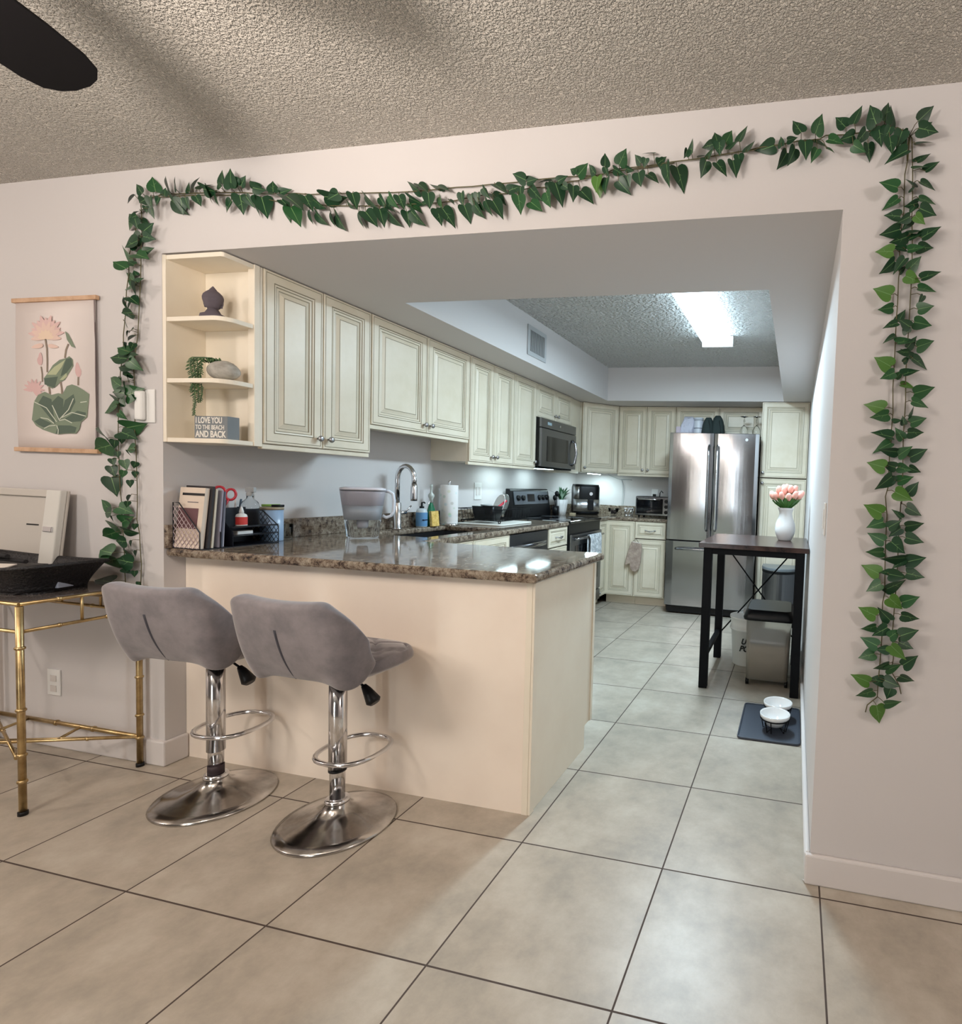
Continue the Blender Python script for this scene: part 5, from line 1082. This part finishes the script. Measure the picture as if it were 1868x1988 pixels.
'rightout':'2833,2301,2880,2287,50,0,2817,2301 2852,2308,2873,2321,50,0,2818,2300 2831,2270,2874,2272,45,0,2822,2278 2835,2215,2865,2244,60,0,2826,2222 2825,2193,2860,2204,50,1,2828,2199 2861,2190,2894,2210,65,0,2828,2199 2833,2143,2812,2173,50,0,2830,2149 2825,2133,2833,2149,40,0,2831,2139 2848,2156,2886,2135,60,0,2830,2164 2848,2113,2889,2095,60,1,2832,2121 2845,2102,2812,2094,45,0,2832,2109 2836,2088,2824,2069,60,0,2833,2095 2849,2076,2889,2056,65,0,2834,2083 2821,2053,2791,2039,60,0,2835,2058 2838,2058,2864,2037,70,2,2834,2064 2829,2057,2811,2028,60,0,2834,2062 2820,2005,2778,1991,45,0,2837,2010 2820,2011,2861,2021,45,0,2837,2016 2826,1997,2856,2009,60,0,2837,2002 2861,1999,2906,2024,65,0,2837,2006 2854,1977,2892,1967,55,0,2838,1984 2824,1961,2864,1963,65,1,2838,1965 2829,1912,2864,1944,60,1,2839,1916 2822,1890,2860,1873,75,2,2840,1894 2864,1877,2910,1889,60,0,2840,1883 2859,1853,2903,1843,60,1,2841,1859 2874,1834,2867,1810,60,0,2841,1842 2861,1792,2903,1804,70,1,2840,1798 2854,1758,2897,1748,65,1,2841,1763 2839,1740,2809,1759,60,0,2841,1743 2836,1725,2820,1752,60,0,2841,1728 2867,1687,2911,1699,65,1,2841,1691 2838,1683,2858,1713,60,0,2841,1686 2854,1657,2831,1687,60,0,2842,1660 2858,1653,2901,1635,60,0,2842,1657 2839,1668,2810,1665,50,0,2842,1671 2829,1642,2843,1657,60,0,2842,1644 2830,1604,2868,1626,55,0,2843,1606 2828,1577,2866,1562,50,2,2843,1579 2867,1552,2918,1566,65,1,2844,1555 2858,1524,2901,1515,60,1,2844,1526 2853,1482,2871,1507,25,0,2845,1484 2861,1465,2901,1480,70,1,2845,1467 2852,1434,2891,1433,65,0,2846,1436 2843,1459,2838,1478,60,0,2845,1460 2842,1417,2822,1447,70,1,2846,1418 2830,1366,2865,1392,65,1,2846,1367 2866,1363,2908,1386,70,0,2847,1365 2832,1332,2868,1325,70,1,2847,1332 2864,1333,2894,1320,60,0,2847,1334 2834,1289,2873,1308,60,1,2848,1290 2865,1256,2890,1287,70,0,2850,1255 2864,1213,2907,1198,65,0,2851,1224 2865,1157,2909,1169,65,0,2847,1157 2863,1124,2907,1113,65,0,2847,1123 2849,1182,2829,1208,50,0,2848,1181 2849,1150,2821,1126,70,0,2847,1150 2871,1050,2920,1065,70,0,2848,1049 2865,1064,2806,1048,50,0,2848,1062 2865,1058,2833,1034,50,0,2848,1056 2830,1016,2799,1018,50,0,2848,1015 2873,1017,2918,1009,65,0,2848,1015 2834,957,2798,967,50,0,2848,956 2865,928,2909,946,70,1,2849,926 2863,893,2907,889,65,0,2848,890 2834,872,2800,903,65,0,2848,870 2833,823,2862,845,80,1,2848,821 2863,831,2907,851,60,0,2847,827 2862,808,2903,798,60,0,2848,803 2832,783,2798,781,70,0,2849,781 2838,799,2878,766,65,2,2848,797 2877,740,2915,767,75,0,2850,736 2869,707,2906,689,65,0,2860,695 2834,743,2795,727,60,0,2850,740 2829,721,2868,739,65,1,2849,717 2845,668,2836,635,90,0,2869,680',
}
CAMROT=(0.206207,-0.047356,0.038514); CAMPOS=(2.53706,-1.74811,1.24712); CAMF=1056.479; CAMCX=1322.01; CAMCY=996.40

# ---------------------------------------------------------------- leaf garlands on the wall (x, z in mm on the wall plane)
LEAF_M = [mat('ivy_dark', srgb(28, 64, 40), .42), mat('ivy_mid', srgb(38, 84, 46), .42), mat('ivy_bright', srgb(74, 116, 46), .42)]
RIB = mat('ivy_rib', srgb(112, 150, 96), .4)
STEM = mat('ivy_stem', srgb(88, 84, 52), .6)
PR = [(-.07,.13),(-.10,.30),(-.03,.44),(.10,.50),(.27,.48),(.45,.39),(.62,.27),(.80,.12),(1.0,0)]
def garland(key, name, label):
    random.seed(hash(key) % 1000 if False else sum(map(ord, key)))
    t = thing(name, label, 'garland', (0, 0, 0), 0, 'artificial ivy garlands framing the opening')
    S = [tuple(int(v) for v in p.split(',')) for p in VINE_STEMS[key].split()]
    pts = []
    for (x0, z0), (x1, z1) in zip(S[:-1], S[1:]):
        n = max(1, int(math.hypot(x1-x0, z1-z0)/60))
        for i in range(n): f = i/n; pts.append((( x0+(x1-x0)*f)/1000+random.uniform(-.002,.002), -.008-random.uniform(0,.004), (z0+(z1-z0)*f)/1000+random.uniform(-.002,.002)))
    pts.append((S[-1][0]/1000, -.010, S[-1][1]/1000))
    m = MB(); m.tube(pts, .0017, 6)
    L = MB()
    for row in VINE_LEAVES[key].split():
        bx, bz, tx, tz, rt, tone, cx, cz = (int(v) for v in row.split(','))
        b = Vector((bx/1000, 0, bz/1000)); d = Vector(((tx-bx)/1000, 0, (tz-bz)/1000)); ln = max(.024, d.length)*1.16; d.normalize()
        # pull the leaves outwards from the wall by a random depth
        dep = random.uniform(.012, .042); b.y = -dep
        ratio = min(.98, rt/100*1.08); w = ln*ratio
        # a narrow ratio means the leaf is seen turned on its axis
        true_w = ln*.80; turn = math.acos(min(1, max(.45, w/true_w)))*random.choice((-1, 1)) if w < true_w*.9 else random.uniform(-.25, .25)
        side = Vector((-d.z, 0, d.x)); nrm = Vector((0, -1, 0))
        sv = side*math.cos(turn) + nrm*math.sin(turn); nv = sv.cross(d); 
        if nv.y > 0: nv = -nv
        pitch = random.uniform(-.25, .15); dd = d*math.cos(pitch)+nv*math.sin(pitch)
        W = true_w if w < true_w*.9 else w
        def pt(tt, s, curl): 
            p = b + dd*(tt*ln) + sv*(s*W) + nv*(curl*ln)
            if p.y > -.003: p.y = -.003
            return p
        fold = random.uniform(.10, .26); droop = random.uniform(.02, .16)
        ribp = []; lf = []; rtp = []
        for k, (tt, hw) in enumerate(PR):
            tr = max(0, tt) if k else .0
            tr = max(0.0, (k)/(len(PR)-1)) if k < 3 else tt
            tr = min(tr, tt) if tt > .1 else .03*k
            base = -droop*tt*tt
            ribp.append((tr, base)); lf.append(pt(tt, -hw, base+fold*hw)); rtp.append(pt(tt, hw, base+fold*hw))
        cv = [L.bm.verts.new(pt(tr, 0, bs)) for tr, bs in ribp]
        lv = [L.bm.verts.new(p) for p in lf[:-1]] + [None]; rv = [L.bm.verts.new(p) for p in rtp[:-1]] + [None]
        L.mi = tone
        for side_v, fl in ((lv, False), (rv, True)):
            for k in range(len(PR)-1):
                q = [cv[k], cv[k+1], side_v[k+1] if side_v[k+1] else None, side_v[k]]
                q = [x for x in q if x is not None]
                q = q if not fl else q[::-1]
                L.face(q, True)
        L.mi = 3
        rw = .016*ln; prev = None
        for k in range(7):
            s = k/6*.86; base = -droop*s*s + .006
            a_ = L.bm.verts.new(pt(s, -rw/W*(1-s*.7), base)); b_ = L.bm.verts.new(pt(s, rw/W*(1-s*.7), base))
            if prev: L.face([prev[0], a_, b_, prev[1]])
            prev = (a_, b_)
        if random.random() < .4:
            L.mi = min(3, 3)
            for s0, sg in ((.25, 1), (.42, -1)):
                p0 = pt(s0, 0, .008-droop*s0*s0); p1 = pt(s0+.18, sg*.24, .010+fold*.24-droop*(s0+.18)**2); q0 = pt(s0+.03, 0, .008-droop*s0*s0)
                L.face([L.bm.verts.new(p0), L.bm.verts.new(p1), L.bm.verts.new(q0)])
        cpt = Vector((cx/1000, -.010, cz/1000)); 
        if (cpt-b).length < .14: m.tube([cpt, cpt.lerp(b, .5)+Vector((0,-.006,.003)), b], .0011, 5)
    m.build('stem', STEM, t, weld=False)
    # normals kept as laid: no welding, leaves are open sheets
    me = bpy.data.meshes.new('leaves'); L.bm.to_mesh(me); L.bm.free()
    for mm in LEAF_M + [RIB]: me.materials.append(mm)
    o = bpy.data.objects.new('leaves', me); C.objects.link(o); o.parent = t
garland('leftin', 'ivy_garland', 'ivy garland strand hanging nearest the left edge of the opening')
garland('leftout', 'ivy_garland', 'outer ivy garland strand hanging beside the lotus print')
garland('topup', 'ivy_garland', 'upper ivy garland strand running along the wall above the opening')
garland('toplow', 'ivy_garland', 'lower sagging ivy garland strand above the opening')
garland('topright', 'ivy_garland', 'short ivy garland strand over the top right corner of the opening')
garland('rightin', 'ivy_garland', 'right-hand hanging ivy garland strand nearer the opening')
garland('rightout', 'ivy_garland', 'outermost hanging ivy garland strand on the right wall')

# ---------------------------------------------------------------- lights, world, camera
def area(name, loc, target, size, power, col, sy=None):
    l = bpy.data.lights.new(name, 'AREA'); l.energy = power; l.color = col; l.size = size
    if sy: l.shape = 'RECTANGLE'; l.size_y = sy
    o = bpy.data.objects.new(name, l); C.objects.link(o); o.location = loc
    o.rotation_euler = (Vector(target)-Vector(loc)).to_track_quat('-Z', 'Y').to_euler(); return o
def point(name, loc, r, power, col):
    l = bpy.data.lights.new(name, 'POINT'); l.energy = power; l.color = col; l.shadow_soft_size = r
    o = bpy.data.objects.new(name, l); C.objects.link(o); o.location = loc; return o
WARM = (1.0, .87, .78)
point('fan_lamp', (.92, -1.30, 2.05), .08, 12, WARM)
point('left_lamp', (-1.9, -1.75, 2.05), .08, 36, WARM)
point('right_lamp', (4.3, -1.5, 2.05), .08, 28, (1.0, .90, .84))
area('living_fill', (.3, -2.3, 2.40), (1.3, -1.0, 0), .7, 30, (1.0, .90, .82))  # added fill light for the bar and walls, not a real fixture
area('uplight_fill', (1.2, -1.85, 1.75), (1.2, -1.8, 2.44), .35, 44, (1.0, .89, .80))  # unseen upward fill added to brighten the ceiling, no floor lamp stands here
area('kitchen_tube', (1.885, 1.91, 2.350), (1.885, 1.91, 0), .20, 46, (.68, .88, 1.0), 1.15)
w = bpy.data.worlds.new('world'); bpy.context.scene.world = w; w.use_nodes = True
w.node_tree.nodes['Background'].inputs[0].default_value = (.8, .85, .9, 1); w.node_tree.nodes['Background'].inputs[1].default_value = .3

cam = bpy.data.cameras.new('camera'); co = bpy.data.objects.new('camera', cam); C.objects.link(co)
yaw, pitch, roll = CAMROT
f = Vector((-math.sin(yaw)*math.cos(pitch), math.cos(yaw)*math.cos(pitch), math.sin(pitch)))
r_ = Vector((math.cos(yaw), math.sin(yaw), 0)); u_ = r_.cross(f)
r2 = r_*math.cos(roll)+u_*math.sin(roll); u2 = -r_*math.sin(roll)+u_*math.cos(roll)
mt = Matrix((r2, u2, -f)).transposed().to_4x4(); mt.translation = Vector(CAMPOS); co.matrix_world = mt
cam.sensor_fit = 'HORIZONTAL'; cam.sensor_width = 36; cam.lens = 36*CAMF/1868
cam.shift_x = -(CAMCX-934)/1868; cam.shift_y = (CAMCY-994)/1868; cam.clip_start = .05
sc = bpy.context.scene; sc.camera = co
vs = sc.view_settings; vs.view_transform = 'Standard'; vs.look = 'None'; vs.gamma = 1; vs.exposure = .50; vs.use_curve_mapping = False
sc.cycles.max_bounces = 8; sc.cycles.diffuse_bounces = 5; sc.cycles.transmission_bounces = 8; sc.cycles.sample_clamp_indirect = 4
